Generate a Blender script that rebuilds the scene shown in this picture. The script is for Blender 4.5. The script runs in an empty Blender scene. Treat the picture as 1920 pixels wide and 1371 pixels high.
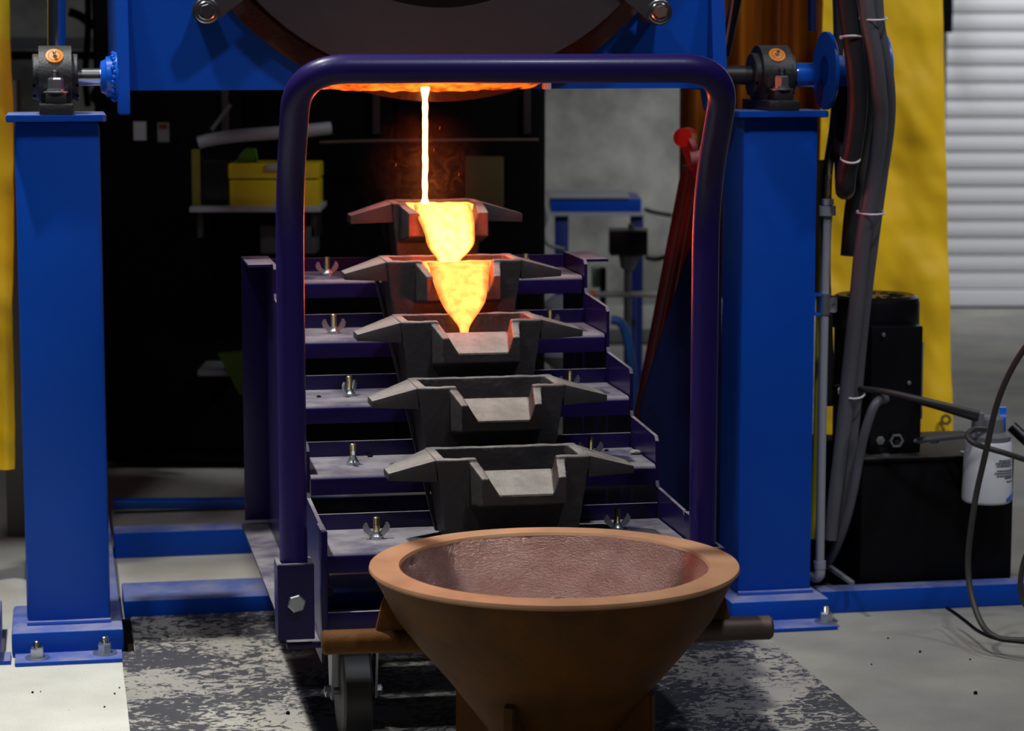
import bpy, bmesh, math, random
from mathutils import Vector, Matrix, noise
random.seed(7)
D = bpy.data; SC = bpy.context.scene; COL = SC.collection
R = math.radians
# ------------------------------------------------------------------ camera
F_PX = 4600.0; CAM_H = 1.15; PITCH = math.atan((685.5 - 71.7) / F_PX)
cam = D.cameras.new('camera'); camo = D.objects.new('camera', cam); COL.objects.link(camo)
cam.sensor_width = 36; cam.lens = F_PX / 1920 * 36
camo.location = (0, 0, CAM_H); camo.rotation_euler = (R(90) - PITCH, 0, 0)
cam.dof.use_dof = True; cam.dof.focus_distance = 4.0; cam.dof.aperture_fstop = 6.3
cam.clip_end = 60
SC.camera = camo
# ------------------------------------------------------------------ world, lights, exposure
wd = D.worlds.new('world'); SC.world = wd; wd.use_nodes = True
wd.node_tree.nodes['Background'].inputs[0].default_value = (0.55, 0.6, 0.8, 1)
wd.node_tree.nodes['Background'].inputs[1].default_value = 0.012
SC.view_settings.view_transform = 'Standard'; SC.view_settings.look = 'None'
SC.view_settings.gamma = 1; SC.view_settings.use_curve_mapping = False
SC.view_settings.exposure = 0.0
def area(name, loc, target, size, power, col, spread=180):
    l = D.lights.new(name, 'AREA'); l.size = size; l.energy = power; l.color = col; l.spread = R(spread)
    o = D.objects.new(name, l); COL.objects.link(o); o.location = loc
    o.rotation_euler = (Vector(target) - Vector(loc)).to_track_quat('-Z', 'Y').to_euler()
    return o
area('bay_and_fill_lamp', (-1.75, 4.25, 4.9), (-0.55, 3.95, 0.0), 0.22, 15, (1.0, 0.99, 0.93), 40)
area('bay_and_fill_lamp', (1.15, 1.95, 4.4), (0.2, 4.5, 1.0), 0.28, 21, (0.86, 0.91, 1.0), 110)
area('bay_and_fill_lamp', (-1.35, 1.9, 4.4), (-0.1, 4.4, 0.9), 0.28, 11, (0.92, 0.95, 1.0), 110)
area('bay_and_fill_lamp', (2.9, 3.6, 4.4), (1.35, 6.2, 0.9), 0.4, 12, (0.95, 0.96, 1.0), 60)  # added fill to brighten the yellow curtain, no such lamp known
area('bay_and_fill_lamp', (3.0, 8.6, 3.4), (3.0, 10.6, 1.7), 0.8, 31, (0.95, 0.97, 1.0), 95)
area('bay_and_fill_lamp', (0.6, 8.6, 4.0), (1.0, 10.6, 1.6), 0.8, 14, (0.95, 0.97, 1.0), 100)
# ------------------------------------------------------------------ pixel helpers (a photo pixel + a real depth -> a point)
def ray(x, y):
    dx = (x - 960) / F_PX; dy = -(y - 685.5) / F_PX
    return (dx, math.cos(PITCH) + dy * math.sin(PITCH), -math.sin(PITCH) + dy * math.cos(PITCH))
def wp(x, y, Y):
    d = ray(x, y); t = Y / d[1]; return Vector((d[0] * t, Y, CAM_H + d[2] * t))
def gz(x, y, z=0.0):
    d = ray(x, y); t = (z - CAM_H) / d[2]; return Vector((d[0] * t, d[1] * t, z))
class Frame:
    def __init__(s, ox, oy, deg):
        s.ox, s.oy, s.a = ox, oy, R(deg); s.c, s.s = math.cos(s.a), math.sin(s.a)
    def w(s, p): return Vector((s.ox + p[0] * s.c - p[1] * s.s, s.oy + p[0] * s.s + p[1] * s.c, p[2]))
    def l(s, p):
        x, y = p[0] - s.ox, p[1] - s.oy; return Vector((x * s.c + y * s.s, -x * s.s + y * s.c, p[2]))
    def at(s, x, y, ly):
        d = ray(x, y); o = s.l((0, 0, 0)); dl = (d[0] * s.c + d[1] * s.s, -d[0] * s.s + d[1] * s.c)
        t = (ly - o[1]) / dl[1]; return Vector((o[0] + dl[0] * t, ly, CAM_H + d[2] * t))
    def g(s, x, y, z=0.0): return s.l(gz(x, y, z))
_o = gz(130, 1247)
M = Frame(_o.x, _o.y, 10.5)        # the furnace stand
C = Frame(0.0, 3.96, 10.5)         # the stepped mould cart
W = Frame(0.0, 0.0, 0.0)           # the room
# ------------------------------------------------------------------ materials
def mat(name, base, rough=0.5, metal=0.0, var=0.0, vscale=12.0, col2=None, dust_lit=None, dust_lit_amt=0.0, bump=0.0, bscale=60.0,
        emit=None, estr=0.0, spots=None, spotscale=40.0, spotamt=0.1, coat=0.0, stretch=(1, 1, 1), spec=None, fine=0.0):
    m = D.materials.new(name); m.use_nodes = True; nt = m.node_tree; N = nt.nodes; L = nt.links
    b = N['Principled BSDF']; b.inputs['Roughness'].default_value = rough; b.inputs['Metallic'].default_value = metal
    b.inputs['Base Color'].default_value = (*base, 1)
    if spec is not None: b.inputs['Specular IOR Level'].default_value = spec
    if coat: b.inputs['Coat Weight'].default_value = coat; b.inputs['Coat Roughness'].default_value = 0.12
    tc = N.new('ShaderNodeTexCoord'); mp = N.new('ShaderNodeMapping'); mp.inputs['Scale'].default_value = stretch
    L.new(tc.outputs['Object'], mp.inputs['Vector']); vec = mp.outputs['Vector']
    cur = None
    def rgb(c):
        n = N.new('ShaderNodeRGB'); n.outputs[0].default_value = (*c, 1); return n.outputs[0]
    def ntex(sc, det=6, rg=0.6):
        n = N.new('ShaderNodeTexNoise'); n.inputs['Scale'].default_value = sc; n.inputs['Detail'].default_value = det
        n.inputs['Roughness'].default_value = rg; L.new(vec, n.inputs['Vector']); return n.outputs['Fac']
    def ramp(src, a, c):
        n = N.new('ShaderNodeMapRange'); n.inputs['From Min'].default_value = a; n.inputs['From Max'].default_value = c
        L.new(src, n.inputs['Value']); return n.outputs['Result']
    def mix(f, a, c):
        n = N.new('ShaderNodeMix'); n.data_type = 'RGBA'; L.new(f, n.inputs['Factor'])
        L.new(a, n.inputs[6]); L.new(c, n.inputs[7]); return n.outputs[2]
    def mul(a, k):
        n = N.new('ShaderNodeMath'); n.operation = 'MULTIPLY'
        L.new(a, n.inputs[0])
        if isinstance(k, (int, float)): n.inputs[1].default_value = k
        else: L.new(k, n.inputs[1])
        return n.outputs[0]
    cur = rgb(base)
    if col2 is not None:
        cur = mix(ramp(ntex(vscale), 0.5 - var, 0.5 + var), cur, rgb(col2))
    if fine:
        fn = mix(mul(ramp(ntex(420, 2, 0.5), 0.35, 0.65), fine), cur, rgb(tuple(c * 0.45 for c in base))); cur = fn
    if spots is not None:
        cur = mix(ramp(ntex(spotscale, 4, 0.7), 0.66 - spotamt, 0.70 - spotamt), cur, rgb(spots))
    if dust_lit is not None:
        g = N.new('ShaderNodeNewGeometry'); sx = N.new('ShaderNodeSeparateXYZ'); L.new(g.outputs['Normal'], sx.inputs[0])
        f = mul(ramp(sx.outputs['Z'], 0.35, 0.9), ramp(ntex(9, 8, 0.65), 0.25, 0.6)); f = mul(f, dust_lit_amt)
        cur = mix(f, cur, rgb(dust_lit))
        rr = N.new('ShaderNodeMix'); L.new(f, rr.inputs['Factor']); rr.inputs[2].default_value = rough; rr.inputs[3].default_value = 0.85
        L.new(rr.outputs[0], b.inputs['Roughness'])
    L.new(cur, b.inputs['Base Color'])
    if bump:
        bn = N.new('ShaderNodeBump'); bn.inputs['Strength'].default_value = bump; bn.inputs['Distance'].default_value = 0.004
        L.new(ntex(bscale, 6, 0.65), bn.inputs['Height']); L.new(bn.outputs[0], b.inputs['Normal'])
    if emit is not None:
        b.inputs['Emission Color'].default_value = (*emit, 1); b.inputs['Emission Strength'].default_value = estr
    return m
BLUE = mat('blue_enamel', (0.0015, 0.068, 0.47), 0.42, var=0.3, vscale=5, col2=(0.0015, 0.058, 0.40), dust_lit=(0.34, 0.33, 0.36), dust_lit_amt=0.62, bump=0.06, bscale=140, spec=0.22)
BLUEB = mat('blue_enamel_clean', (0.004, 0.11, 0.62), 0.25, coat=0.4)
PURP = mat('purple_enamel', (0.012, 0.005, 0.066), 0.33, var=0.3, vscale=6, col2=(0.010, 0.005, 0.052), dust_lit=(0.24, 0.225, 0.24), dust_lit_amt=0.9, bump=0.05, bscale=120, spec=0.3, coat=0.12)
PURT = mat('purple_tube_enamel', (0.022, 0.012, 0.115), 0.36, var=0.3, vscale=8, col2=(0.017, 0.009, 0.095), spots=(0.02, 0.11, 0.5), spotscale=38, spotamt=-0.075, bump=0.05, bscale=90, spec=0.3, coat=0.06)
IRON = mat('cast_iron', (0.040, 0.036, 0.040), 0.55, metal=0.35, var=0.25, vscale=25, col2=(0.062, 0.052, 0.05), dust_lit=(0.40, 0.37, 0.34), dust_lit_amt=0.75, bump=0.28, bscale=260)  # pale up-facing tint: dust plus light from above, painted into the colour
LINING = mat('lime_wash', (0.20, 0.185, 0.165), 0.75, var=0.2, vscale=40, col2=(0.30, 0.28, 0.25), spots=(0.16, 0.14, 0.12), spotscale=110, spotamt=0.03, bump=0.5, bscale=240)
BLACKC = mat('black_casting', (0.018, 0.018, 0.021), 0.38, dust_lit=(0.2, 0.19, 0.17), dust_lit_amt=0.25, bump=0.35, bscale=220)
DARK = mat('dark_steel', (0.045, 0.042, 0.045), 0.45, metal=0.6)
STEEL = mat('bright_steel', (0.62, 0.62, 0.63), 0.22, metal=1.0)
ZINC = mat('zinc_plate', (0.50, 0.53, 0.56), 0.33, metal=0.9)
BRASS = mat('yellow_zinc', (0.30, 0.245, 0.13), 0.35, metal=0.9)
GREYP = mat('grey_drum_paint', (0.034, 0.031, 0.034), 0.65, var=0.3, vscale=6, col2=(0.026, 0.023, 0.026), bump=0.2, bscale=90, spec=0.2)
PIT = mat('pit_black', (0.008, 0.005, 0.004), 0.9, spec=0.1)  # plain black, also stands in for the shade in the floor notch
SOOTR = mat('scorched_gap_ring', (0.030, 0.016, 0.012), 0.6, var=0.3, vscale=30, col2=(0.012, 0.008, 0.007), bump=0.5, bscale=80)
ORANGE = mat('orange_label', (0.85, 0.26, 0.01), 0.5)
RUST = mat('rusty_iron', (0.17, 0.058, 0.004), 0.62, metal=0.0, var=0.22, vscale=9, col2=(0.070, 0.032, 0.005), spots=(0.17, 0.055, 0.008), spotscale=22, spotamt=-0.02, bump=0.35, bscale=90, spec=0.2)
RUSTR = mat('machined_rust_rim', (0.48, 0.255, 0.135), 0.6, var=0.2, vscale=12, col2=(0.34, 0.17, 0.085), spots=(0.5, 0.17, 0.03), spotscale=26, spotamt=-0.04, bump=0.12, bscale=90)
RUSTI = mat('burnished_rust', (0.33, 0.17, 0.14), 0.30, metal=0.75, var=0.2, vscale=14, col2=(0.46, 0.29, 0.26), spots=(0.20, 0.07, 0.03), spotscale=14, spotamt=0.0, bump=1.0, bscale=190, stretch=(1, 1, 2.2))
CONC = mat('concrete_floor', (0.70, 0.69, 0.62), 0.8, var=0.25, vscale=9, col2=(0.56, 0.55, 0.50), spots=(0.05, 0.045, 0.04), spotscale=130, spotamt=-0.02, bump=0.5, bscale=260, fine=0.35)
CONCW = mat('concrete_wall', (0.50, 0.50, 0.45), 0.8, var=0.13, vscale=2.6, col2=(0.20, 0.20, 0.185), spots=(0.10, 0.10, 0.09), spotscale=5, spotamt=-0.03, bump=0.2, bscale=6)
PLATE = mat('worn_steel_plate', (0.42, 0.39, 0.33), 0.55, var=0.25, vscale=3.5, col2=(0.27, 0.26, 0.26), bump=0.2, bscale=150, fine=0.2)
SHUT = mat('shutter_paint', (0.62, 0.62, 0.64), 0.55)
BLK = mat('black_plastic', (0.004, 0.004, 0.006), 0.35, spec=0.3)
BLKM = mat('matt_black', (0.002, 0.002, 0.0025), 0.7, spec=0.08)
TANK = mat('black_tank_paint', (0.0035, 0.0035, 0.0045), 0.5, dust_lit=(0.10, 0.095, 0.09), dust_lit_amt=0.6, spec=0.15)
HOSE = mat('black_hose', (0.022, 0.021, 0.025), 0.42, bump=0.1, bscale=200, spec=0.35)
HOSEG = mat('grey_hose', (0.10, 0.098, 0.115), 0.42, bump=0.06, bscale=200, spec=0.35)
CORD = mat('ribbed_black_cord', (0.045, 0.040, 0.038), 0.5)
TIE = mat('white_nylon', (0.75, 0.73, 0.74), 0.4)
COND = mat('grey_conduit', (0.30, 0.30, 0.34), 0.4)
YTARP = mat('yellow_tarp', (0.95, 0.60, 0.010), 0.5, var=0.25, vscale=3, col2=(0.80, 0.48, 0.008), bump=0.25, bscale=14)
AMBER = mat('amber_vinyl', (0.055, 0.009, 0.001), 0.4, var=0.10, vscale=3, spec=0.2, col2=(0.24, 0.07, 0.002), stretch=(6, 1, 0.1))
YEL = mat('yellow_plastic', (0.75, 0.55, 0.01), 0.45)
YHOSE = mat('yellow_green_hose', (0.34, 0.30, 0.01), 0.5)
GRN = mat('green_plastic', (0.10, 0.36, 0.02), 0.5)
REDP = mat('red_enamel', (0.50, 0.012, 0.008), 0.3, coat=0.3)
REDD = mat('dark_red_enamel', (0.14, 0.006, 0.003), 0.35)
WHITE = mat('white_paint', (0.72, 0.72, 0.76), 0.35)
GREY = mat('grey_paint', (0.16, 0.16, 0.17), 0.5)
LGREY = mat('pale_grey_paint', (0.40, 0.40, 0.44), 0.45)
OLIVE = mat('olive_wall_paint', (0.16, 0.155, 0.115), 0.8)
BLUED = mat('deep_blue_enamel', (0.003, 0.02, 0.17), 0.4)
NAVY = mat('navy_shade_enamel', (0.004, 0.008, 0.055), 0.4)  # blue darkened to hold the shade on the gusset
INK = mat('black_ink', (0.03, 0.03, 0.05), 0.6)
BROWNR = mat('brown_pipe', (0.14, 0.095, 0.075), 0.55, metal=0.4)
# the worn pattern on the steel plate: flat black mill scale left in flakes
def plate_nodes(m):
    nt = m.node_tree; N = nt.nodes; L = nt.links; b = N['Principled BSDF']
    old = b.inputs['Base Color'].links[0].from_socket
    tc = N.new('ShaderNodeTexCoord'); mp = N.new('ShaderNodeMapping'); mp.inputs['Scale'].default_value = (1, 1.25, 1)
    L.new(tc.outputs['Object'], mp.inputs['Vector'])
    n1 = N.new('ShaderNodeTexNoise'); n1.inputs['Scale'].default_value = 46; n1.inputs['Detail'].default_value = 4; n1.inputs['Roughness'].default_value = 0.6; n1.inputs['Distortion'].default_value = 1.2
    n2 = N.new('ShaderNodeTexNoise'); n2.inputs['Scale'].default_value = 4.5; n2.inputs['Detail'].default_value = 3
    L.new(mp.outputs[0], n1.inputs['Vector']); L.new(tc.outputs['Object'], n2.inputs['Vector'])
    ad = N.new('ShaderNodeMath'); ad.operation = 'MULTIPLY_ADD'; L.new(n2.outputs['Fac'], ad.inputs[0]); ad.inputs[1].default_value = 0.75; L.new(n1.outputs['Fac'], ad.inputs[2])
    mr = N.new('ShaderNodeMapRange'); mr.inputs['From Min'].default_value = 0.872; mr.inputs['From Max'].default_value = 0.888
    L.new(ad.outputs[0], mr.inputs['Value'])
    mx = N.new('ShaderNodeMix'); mx.data_type = 'RGBA'; L.new(mr.outputs[0], mx.inputs['Factor']); L.new(old, mx.inputs[6])
    mx.inputs[7].default_value = (0.055, 0.055, 0.064, 1); L.new(mx.outputs[2], b.inputs['Base Color'])
plate_nodes(PLATE)
def slab_nodes(m):
    # the floor right of the cover plate is multiplied greyer, in soft patches
    nt = m.node_tree; N = nt.nodes; L = nt.links; b = N['Principled BSDF']; old = b.inputs['Base Color'].links[0].from_socket
    tc = N.new('ShaderNodeTexCoord'); dp = N.new('ShaderNodeVectorMath'); dp.operation = 'DOT_PRODUCT'
    dp.inputs[1].default_value = (math.cos(R(10.5)), math.sin(R(10.5)), 0); L.new(tc.outputs['Object'], dp.inputs[0])
    mr = N.new('ShaderNodeMapRange'); c0 = _o.x * math.cos(R(10.5)) + _o.y * math.sin(R(10.5)) + 0.7
    mr.inputs['From Min'].default_value = c0; mr.inputs['From Max'].default_value = c0 + 0.02; L.new(dp.outputs['Value'], mr.inputs['Value'])
    nz = N.new('ShaderNodeTexNoise'); nz.inputs['Scale'].default_value = 2.6; nz.inputs['Detail'].default_value = 2; L.new(tc.outputs['Object'], nz.inputs['Vector'])
    r2 = N.new('ShaderNodeMapRange'); r2.inputs['From Min'].default_value = 0.42; r2.inputs['From Max'].default_value = 0.62; L.new(nz.outputs['Fac'], r2.inputs['Value'])
    g = N.new('ShaderNodeMix'); g.data_type = 'RGBA'; g.inputs[6].default_value = (0.44, 0.43, 0.45, 1); g.inputs[7].default_value = (0.58, 0.57, 0.55, 1); L.new(r2.outputs[0], g.inputs['Factor'])
    mu = N.new('ShaderNodeMix'); mu.data_type = 'RGBA'; mu.blend_type = 'MULTIPLY'; mu.inputs['Factor'].default_value = 1; L.new(old, mu.inputs[6]); L.new(g.outputs[2], mu.inputs[7])
    mx = N.new('ShaderNodeMix'); mx.data_type = 'RGBA'; L.new(mr.outputs[0], mx.inputs['Factor']); L.new(old, mx.inputs[6]); L.new(mu.outputs[2], mx.inputs[7]); L.new(mx.outputs[2], b.inputs['Base Color'])
slab_nodes(CONC)
# glowing melt: 'heat' is a per-vertex temperature stored on the mesh
def melt_mat(name, col, k, nscale=30, nlo=0.72, nhi=1.25):
    m = D.materials.new(name); m.use_nodes = True; nt = m.node_tree; N = nt.nodes; L = nt.links
    for n in list(N): N.remove(n)
    out = N.new('ShaderNodeOutputMaterial'); em = N.new('ShaderNodeEmission'); em.inputs[0].default_value = (*col, 1)
    at = N.new('ShaderNodeAttribute'); at.attribute_name = 'glow_temp'
    tc = N.new('ShaderNodeTexCoord'); nz = N.new('ShaderNodeTexNoise'); nz.inputs['Scale'].default_value = nscale; nz.inputs['Detail'].default_value = 5
    L.new(tc.outputs['Object'], nz.inputs['Vector'])
    mr = N.new('ShaderNodeMapRange'); mr.inputs['From Min'].default_value = 0.35; mr.inputs['From Max'].default_value = 0.65
    mr.inputs['To Min'].default_value = nlo; mr.inputs['To Max'].default_value = nhi; L.new(nz.outputs['Fac'], mr.inputs['Value'])
    m1 = N.new('ShaderNodeMath'); m1.operation = 'MULTIPLY'; L.new(at.outputs['Fac'], m1.inputs[0]); L.new(mr.outputs[0], m1.inputs[1])
    m2 = N.new('ShaderNodeMath'); m2.operation = 'MULTIPLY'; L.new(m1.outputs[0], m2.inputs[0]); m2.inputs[1].default_value = k
    L.new(m2.outputs[0], em.inputs[1]); L.new(em.outputs[0], out.inputs[0]); return m
MELT = melt_mat('molten_metal', (1.0, 0.235, 0.045), 3.1, 55, 0.72, 1.25)
MELTS = melt_mat('molten_stream', (1.0, 0.36, 0.10), 14.0, 30, 0.9, 1.1)
HOTREF = melt_mat('hot_refractory', (1.0, 0.12, 0.008), 1.3, 38, 0.3, 1.5)
# ------------------------------------------------------------------ mesh helpers
def new(): return bmesh.new()
def hexa(bm, p, bev=0.0):
    """p: 8 corners, bottom four then top four, same winding"""
    v = [bm.verts.new(Vector(q)) for q in p]
    fs = [bm.faces.new([v[i] for i in f]) for f in ((3, 2, 1, 0), (4, 5, 6, 7), (0, 1, 5, 4), (1, 2, 6, 5), (2, 3, 7, 6), (3, 0, 4, 7))]
    if bev:
        es = list({e for f in fs for e in f.edges})
        bmesh.ops.bevel(bm, geom=es, offset=bev, segments=2, profile=0.6, affect='EDGES')
def box(bm, x0, x1, y0, y1, z0, z1, bev=0.0):
    x0, x1 = min(x0, x1), max(x0, x1); y0, y1 = min(y0, y1), max(y0, y1); z0, z1 = min(z0, z1), max(z0, z1)
    hexa(bm, [(x0, y0, z0), (x1, y0, z0), (x1, y1, z0), (x0, y1, z0), (x0, y0, z1), (x1, y0, z1), (x1, y1, z1), (x0, y1, z1)], bev)
def basis(d):
    d = Vector(d).normalized(); u = d.cross(Vector((0, 0, 1)))
    if u.length < 1e-3: u = d.cross(Vector((0, 1, 0)))
    u.normalize(); return u, u.cross(d).normalized() * -1, d
def rings(bm, rs, cap=True, closed=False):
    prev = None; first = None
    for r in rs:
        vs = [bm.verts.new(p) for p in r]
        if first is None: first = vs
        if prev:
            n = len(vs)
            for i in range(n): bm.faces.new((prev[i], prev[(i + 1) % n], vs[(i + 1) % n], vs[i]))
        prev = vs
    if closed:
        n = len(prev)
        for i in range(n): bm.faces.new((prev[i], prev[(i + 1) % n], first[(i + 1) % n], first[i]))
    elif cap:
        bm.faces.new(first[::-1]); bm.faces.new(prev)
def cyl(bm, p0, p1, r0, r1=None, seg=24, rot=0.0):
    r1 = r0 if r1 is None else r1; p0, p1 = Vector(p0), Vector(p1); u, v, d = basis(p1 - p0)
    def ring(c, r): return [c + (u * math.cos(a) + v * math.sin(a)) * r for a in [rot + 2 * math.pi * i / seg for i in range(seg)]]
    rings(bm, [ring(p0, r0), ring(p1, r1)])
def prof(bm, p0, d, pts, seg=48, cap=True):
    """pts: (distance along d, radius)"""
    p0 = Vector(p0); u, v, d = basis(d)
    rings(bm, [[p0 + d * t + (u * math.cos(2 * math.pi * i / seg) + v * math.sin(2 * math.pi * i / seg)) * r for i in range(seg)] for t, r in pts], cap)
def annulus(bm, p0, d, h, r0, r1, seg=64):
    p0 = Vector(p0); u, v, d = basis(d)
    P = [(0, r0), (0, r1), (h, r1), (h, r0)]
    rings(bm, [[p0 + d * t + (u * math.cos(2 * math.pi * i / seg) + v * math.sin(2 * math.pi * i / seg)) * r for i in range(seg)] for t, r in P], closed=True)
def smoothpath(pts, n=8):
    pts = [Vector(p) for p in pts]; out = []
    for i in range(len(pts) - 1):
        p0 = pts[max(i - 1, 0)]; p1 = pts[i]; p2 = pts[i + 1]; p3 = pts[min(i + 2, len(pts) - 1)]
        for k in range(n):
            t = k / n
            out.append(0.5 * ((2 * p1) + (p2 - p0) * t + (2 * p0 - 5 * p1 + 4 * p2 - p3) * t * t + (3 * p1 - p0 - 3 * p2 + p3) * t ** 3))
    out.append(pts[-1]); return out
def tube(bm, pts, r, seg=12, smooth=8, cap=True):
    P = smoothpath(pts, smooth) if smooth else [Vector(p) for p in pts]
    rr = r if callable(r) else (lambda t: r)
    d = (P[1] - P[0]).normalized(); u, v, _ = basis(d); rs = []
    for i, p in enumerate(P):
        t = (P[min(i + 1, len(P) - 1)] - P[max(i - 1, 0)]).normalized()
        u = (u - t * u.dot(t)).normalized(); v = t.cross(u)
        q = rr(i / (len(P) - 1))
        rs.append([p + (u * math.cos(2 * math.pi * k / seg) + v * math.sin(2 * math.pi * k / seg)) * q for k in range(seg)])
    rings(bm, rs, cap)
def arcpath(pts, rad, n=8):
    """straight runs with rounded corners"""
    pts = [Vector(p) for p in pts]; out = [pts[0]]
    for i in range(1, len(pts) - 1):
        a, b, c = pts[i - 1], pts[i], pts[i + 1]; r = rad[i - 1] if isinstance(rad, (list, tuple)) else rad
        da, dc = (a - b).normalized(), (c - b).normalized()
        p, q = b + da * r, b + dc * r
        for k in range(n + 1):
            t = k / n; out.append(p * (1 - t) ** 2 + b * 2 * t * (1 - t) + q * t * t)
    out.append(pts[-1]); return out
def prism(bm, poly, f0, f1, bev=0.0):
    """poly 2D; f0/f1 map (a,b)->3D for each cap"""
    a = [bm.verts.new(Vector(f0(*p))) for p in poly]; b = [bm.verts.new(Vector(f1(*p))) for p in poly]
    n = len(poly); fs = [bm.faces.new(a[::-1]), bm.faces.new(b)]
    for i in range(n): fs.append(bm.faces.new((a[i], a[(i + 1) % n], b[(i + 1) % n], b[i])))
    if bev:
        bmesh.ops.bevel(bm, geom=list({e for f in fs[:2] for e in f.edges}), offset=bev, segments=2, affect='EDGES')
def hexnut(bm, c, d, r, h, rot=0.0, flange=0.0):
    c = Vector(c); u, v, d = basis(d)
    if flange: cyl(bm, c, c + d * h * 0.18, flange, flange, 28); c = c + d * h * 0.18
    cyl(bm, c, c + d * h * 0.86, r, r, 6, rot); cyl(bm, c + d * h * 0.86, c + d * h, r * 0.99, r * 0.86, 6, rot)
def thread(bm, c, d, r, L, pitch=0.0022, seg=16):
    n = max(2, int(L / pitch)); pts = []
    for i in range(n):
        pts += [(i * pitch, r * 0.86), (i * pitch + pitch * 0.5, r)]
    pts.append((L - r * 0.15, r * 0.86)); pts.append((L, r * 0.7))
    prof(bm, c, d, pts, seg)
def grid(bm, f, nu, nv, thick=None):
    vs = [[bm.verts.new(Vector(f(i / nu, j / nv))) for j in range(nv + 1)] for i in range(nu + 1)]
    for i in range(nu):
        for j in range(nv): bm.faces.new((vs[i][j], vs[i + 1][j], vs[i + 1][j + 1], vs[i][j + 1]))
    return vs
def finish(name, bm, m, loc, ang, shift, sharp=32.0):
    bmesh.ops.remove_doubles(bm, verts=bm.verts, dist=1e-6)
    bmesh.ops.recalc_face_normals(bm, faces=bm.faces)
    if shift is not None: bmesh.ops.translate(bm, verts=bm.verts, vec=-Vector(shift))
    c = math.radians(sharp)
    for e in bm.edges: e.smooth = len(e.link_faces) == 2 and e.calc_face_angle(0) < c
    for f in bm.faces: f.smooth = True
    me = D.meshes.new(name); bm.to_mesh(me); bm.free(); me.materials.append(m)
    o = D.objects.new(name, me); COL.objects.link(o); o.location = loc; o.rotation_euler = (0, 0, ang); return o
def tag(o, label=None, cat=None, group=None, kind=None):
    if label: o['label'] = label
    if cat: o['category'] = cat
    if group: o['group'] = group
    if kind: o['kind'] = kind
    return o
class Thing:
    """an Empty at the thing's base; its parts are meshes given in the frame's coordinates"""
    def __init__(s, name, label, cat, frame, base, group=None, kind=None):
        s.f = frame; s.b = Vector(base); s.o = D.objects.new(name, None); COL.objects.link(s.o)
        s.o.empty_display_size = 0.05; s.o.location = frame.w(base); s.o.rotation_euler = (0, 0, frame.a)
        tag(s.o, label, cat, group, kind)
    def part(s, name, bm, m, parent=None, label=None, sharp=32.0, kind=None):
        o = finish(name, bm, m, (0, 0, 0), 0, s.b, sharp); o.parent = parent or s.o
        tag(o, label, kind=kind); return o
def solo(name, label, cat, frame, base, bm, m, group=None, kind=None, sharp=32.0):
    o = finish(name, bm, m, frame.w(base), frame.a, base, sharp); tag(o, label, cat, group, kind); return o
def copy_tree(o, parent=None):
    c = o.copy(); COL.objects.link(c)
    if parent: c.parent = parent
    for ch in list(o.children): copy_tree(ch, c)
    return c
# ================================================================== THE SETTING
b = new(); box(b, -6, 9, -1, 11.0, -0.1, 0.0); solo('floor', None, None, W, (0, 0, 0), b, CONC, kind='structure')
b = new(); box(b, -6, 9, 10.62, 10.8, 0, 5.2)
solo('wall_back', None, None, W, (0, 10.7, 0), b, CONCW, kind='structure')
b = new(); box(b, -3.6, -1.62, 7.55, 7.65, 0, 4.0); solo('wall_left', None, None, W, (-2.6, 7.6, 0), b, OLIVE, kind='structure')
# steel cover plate let into the floor, with a notch at the stand foot
b = new()
poly = [(0.097, -1.6), (1.327, -1.6), (1.327, 0.342), (0.123, 0.342), (0.123, 0.06), (0.097, 0.06)]
prism(b, poly, lambda x, y: (x, y, -0.02), lambda x, y: (x, y, 0.005))
tag(solo('floor_plate', 'worn steel cover plate on the floor beneath the purple cart', 'floor plate', M, (0.7, -0.4, 0), b, PLATE))
b = new(); box(b, 0.0985, 0.122, 0.062, 0.342, -0.01, 0.0015); solo('notch_shade', None, None, M, (0.11, 0.2, 0), b, PIT, kind='structure')  # black strip put in for the dark hole of the notch
# roll-up door
dl = wp(1771, 300, 10.5).x; dz = wp(1850, 575, 10.5).z
dr = Thing('door_1', None, None, W, (dl + 1.5, 10.5, 0), kind='structure')
P0 = 0.0735
for i in range(46):
    z0 = dz + 0.075 + i * P0; b = new()
    pr = [(0, 0.004), (-0.004, 0.014), (-0.005, P0 * 0.62), (-0.0005, P0 * 0.74), (0, P0 * 0.97), (0.012, P0), (0.012, 0.0)]
    if i == 0:
        prism(b, pr, lambda a, c: (dl, 10.5 + a, z0 + c), lambda a, c: (dl + 3.2, 10.5 + a, z0 + c))
        s0 = dr.part('slat', b, SHUT)
    else:
        b.free(); s = s0.copy(); COL.objects.link(s); s.location = (0, 0, i * P0)
b = new(); box(b, dl, dl + 3.2, 10.47, 10.53, dz + 0.005, dz + 0.073, 0.004); dr.part('bottom_bar', b, WHITE)
b = new(); box(b, dl, dl + 3.2, 10.49, 10.53, 0, dz + 0.004); dr.part('rubber_seal', b, BLKM)
b = new(); box(b, wp(1767, 30, 10.35).x, wp(1783, 30, 10.35).x, 10.3, 10.4, wp(1775, 61, 10.35).z, 3.2, 0.004)
solo('trim_1', None, None, W, (dl, 10.35, 2), b, BLKM, kind='structure')
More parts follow.
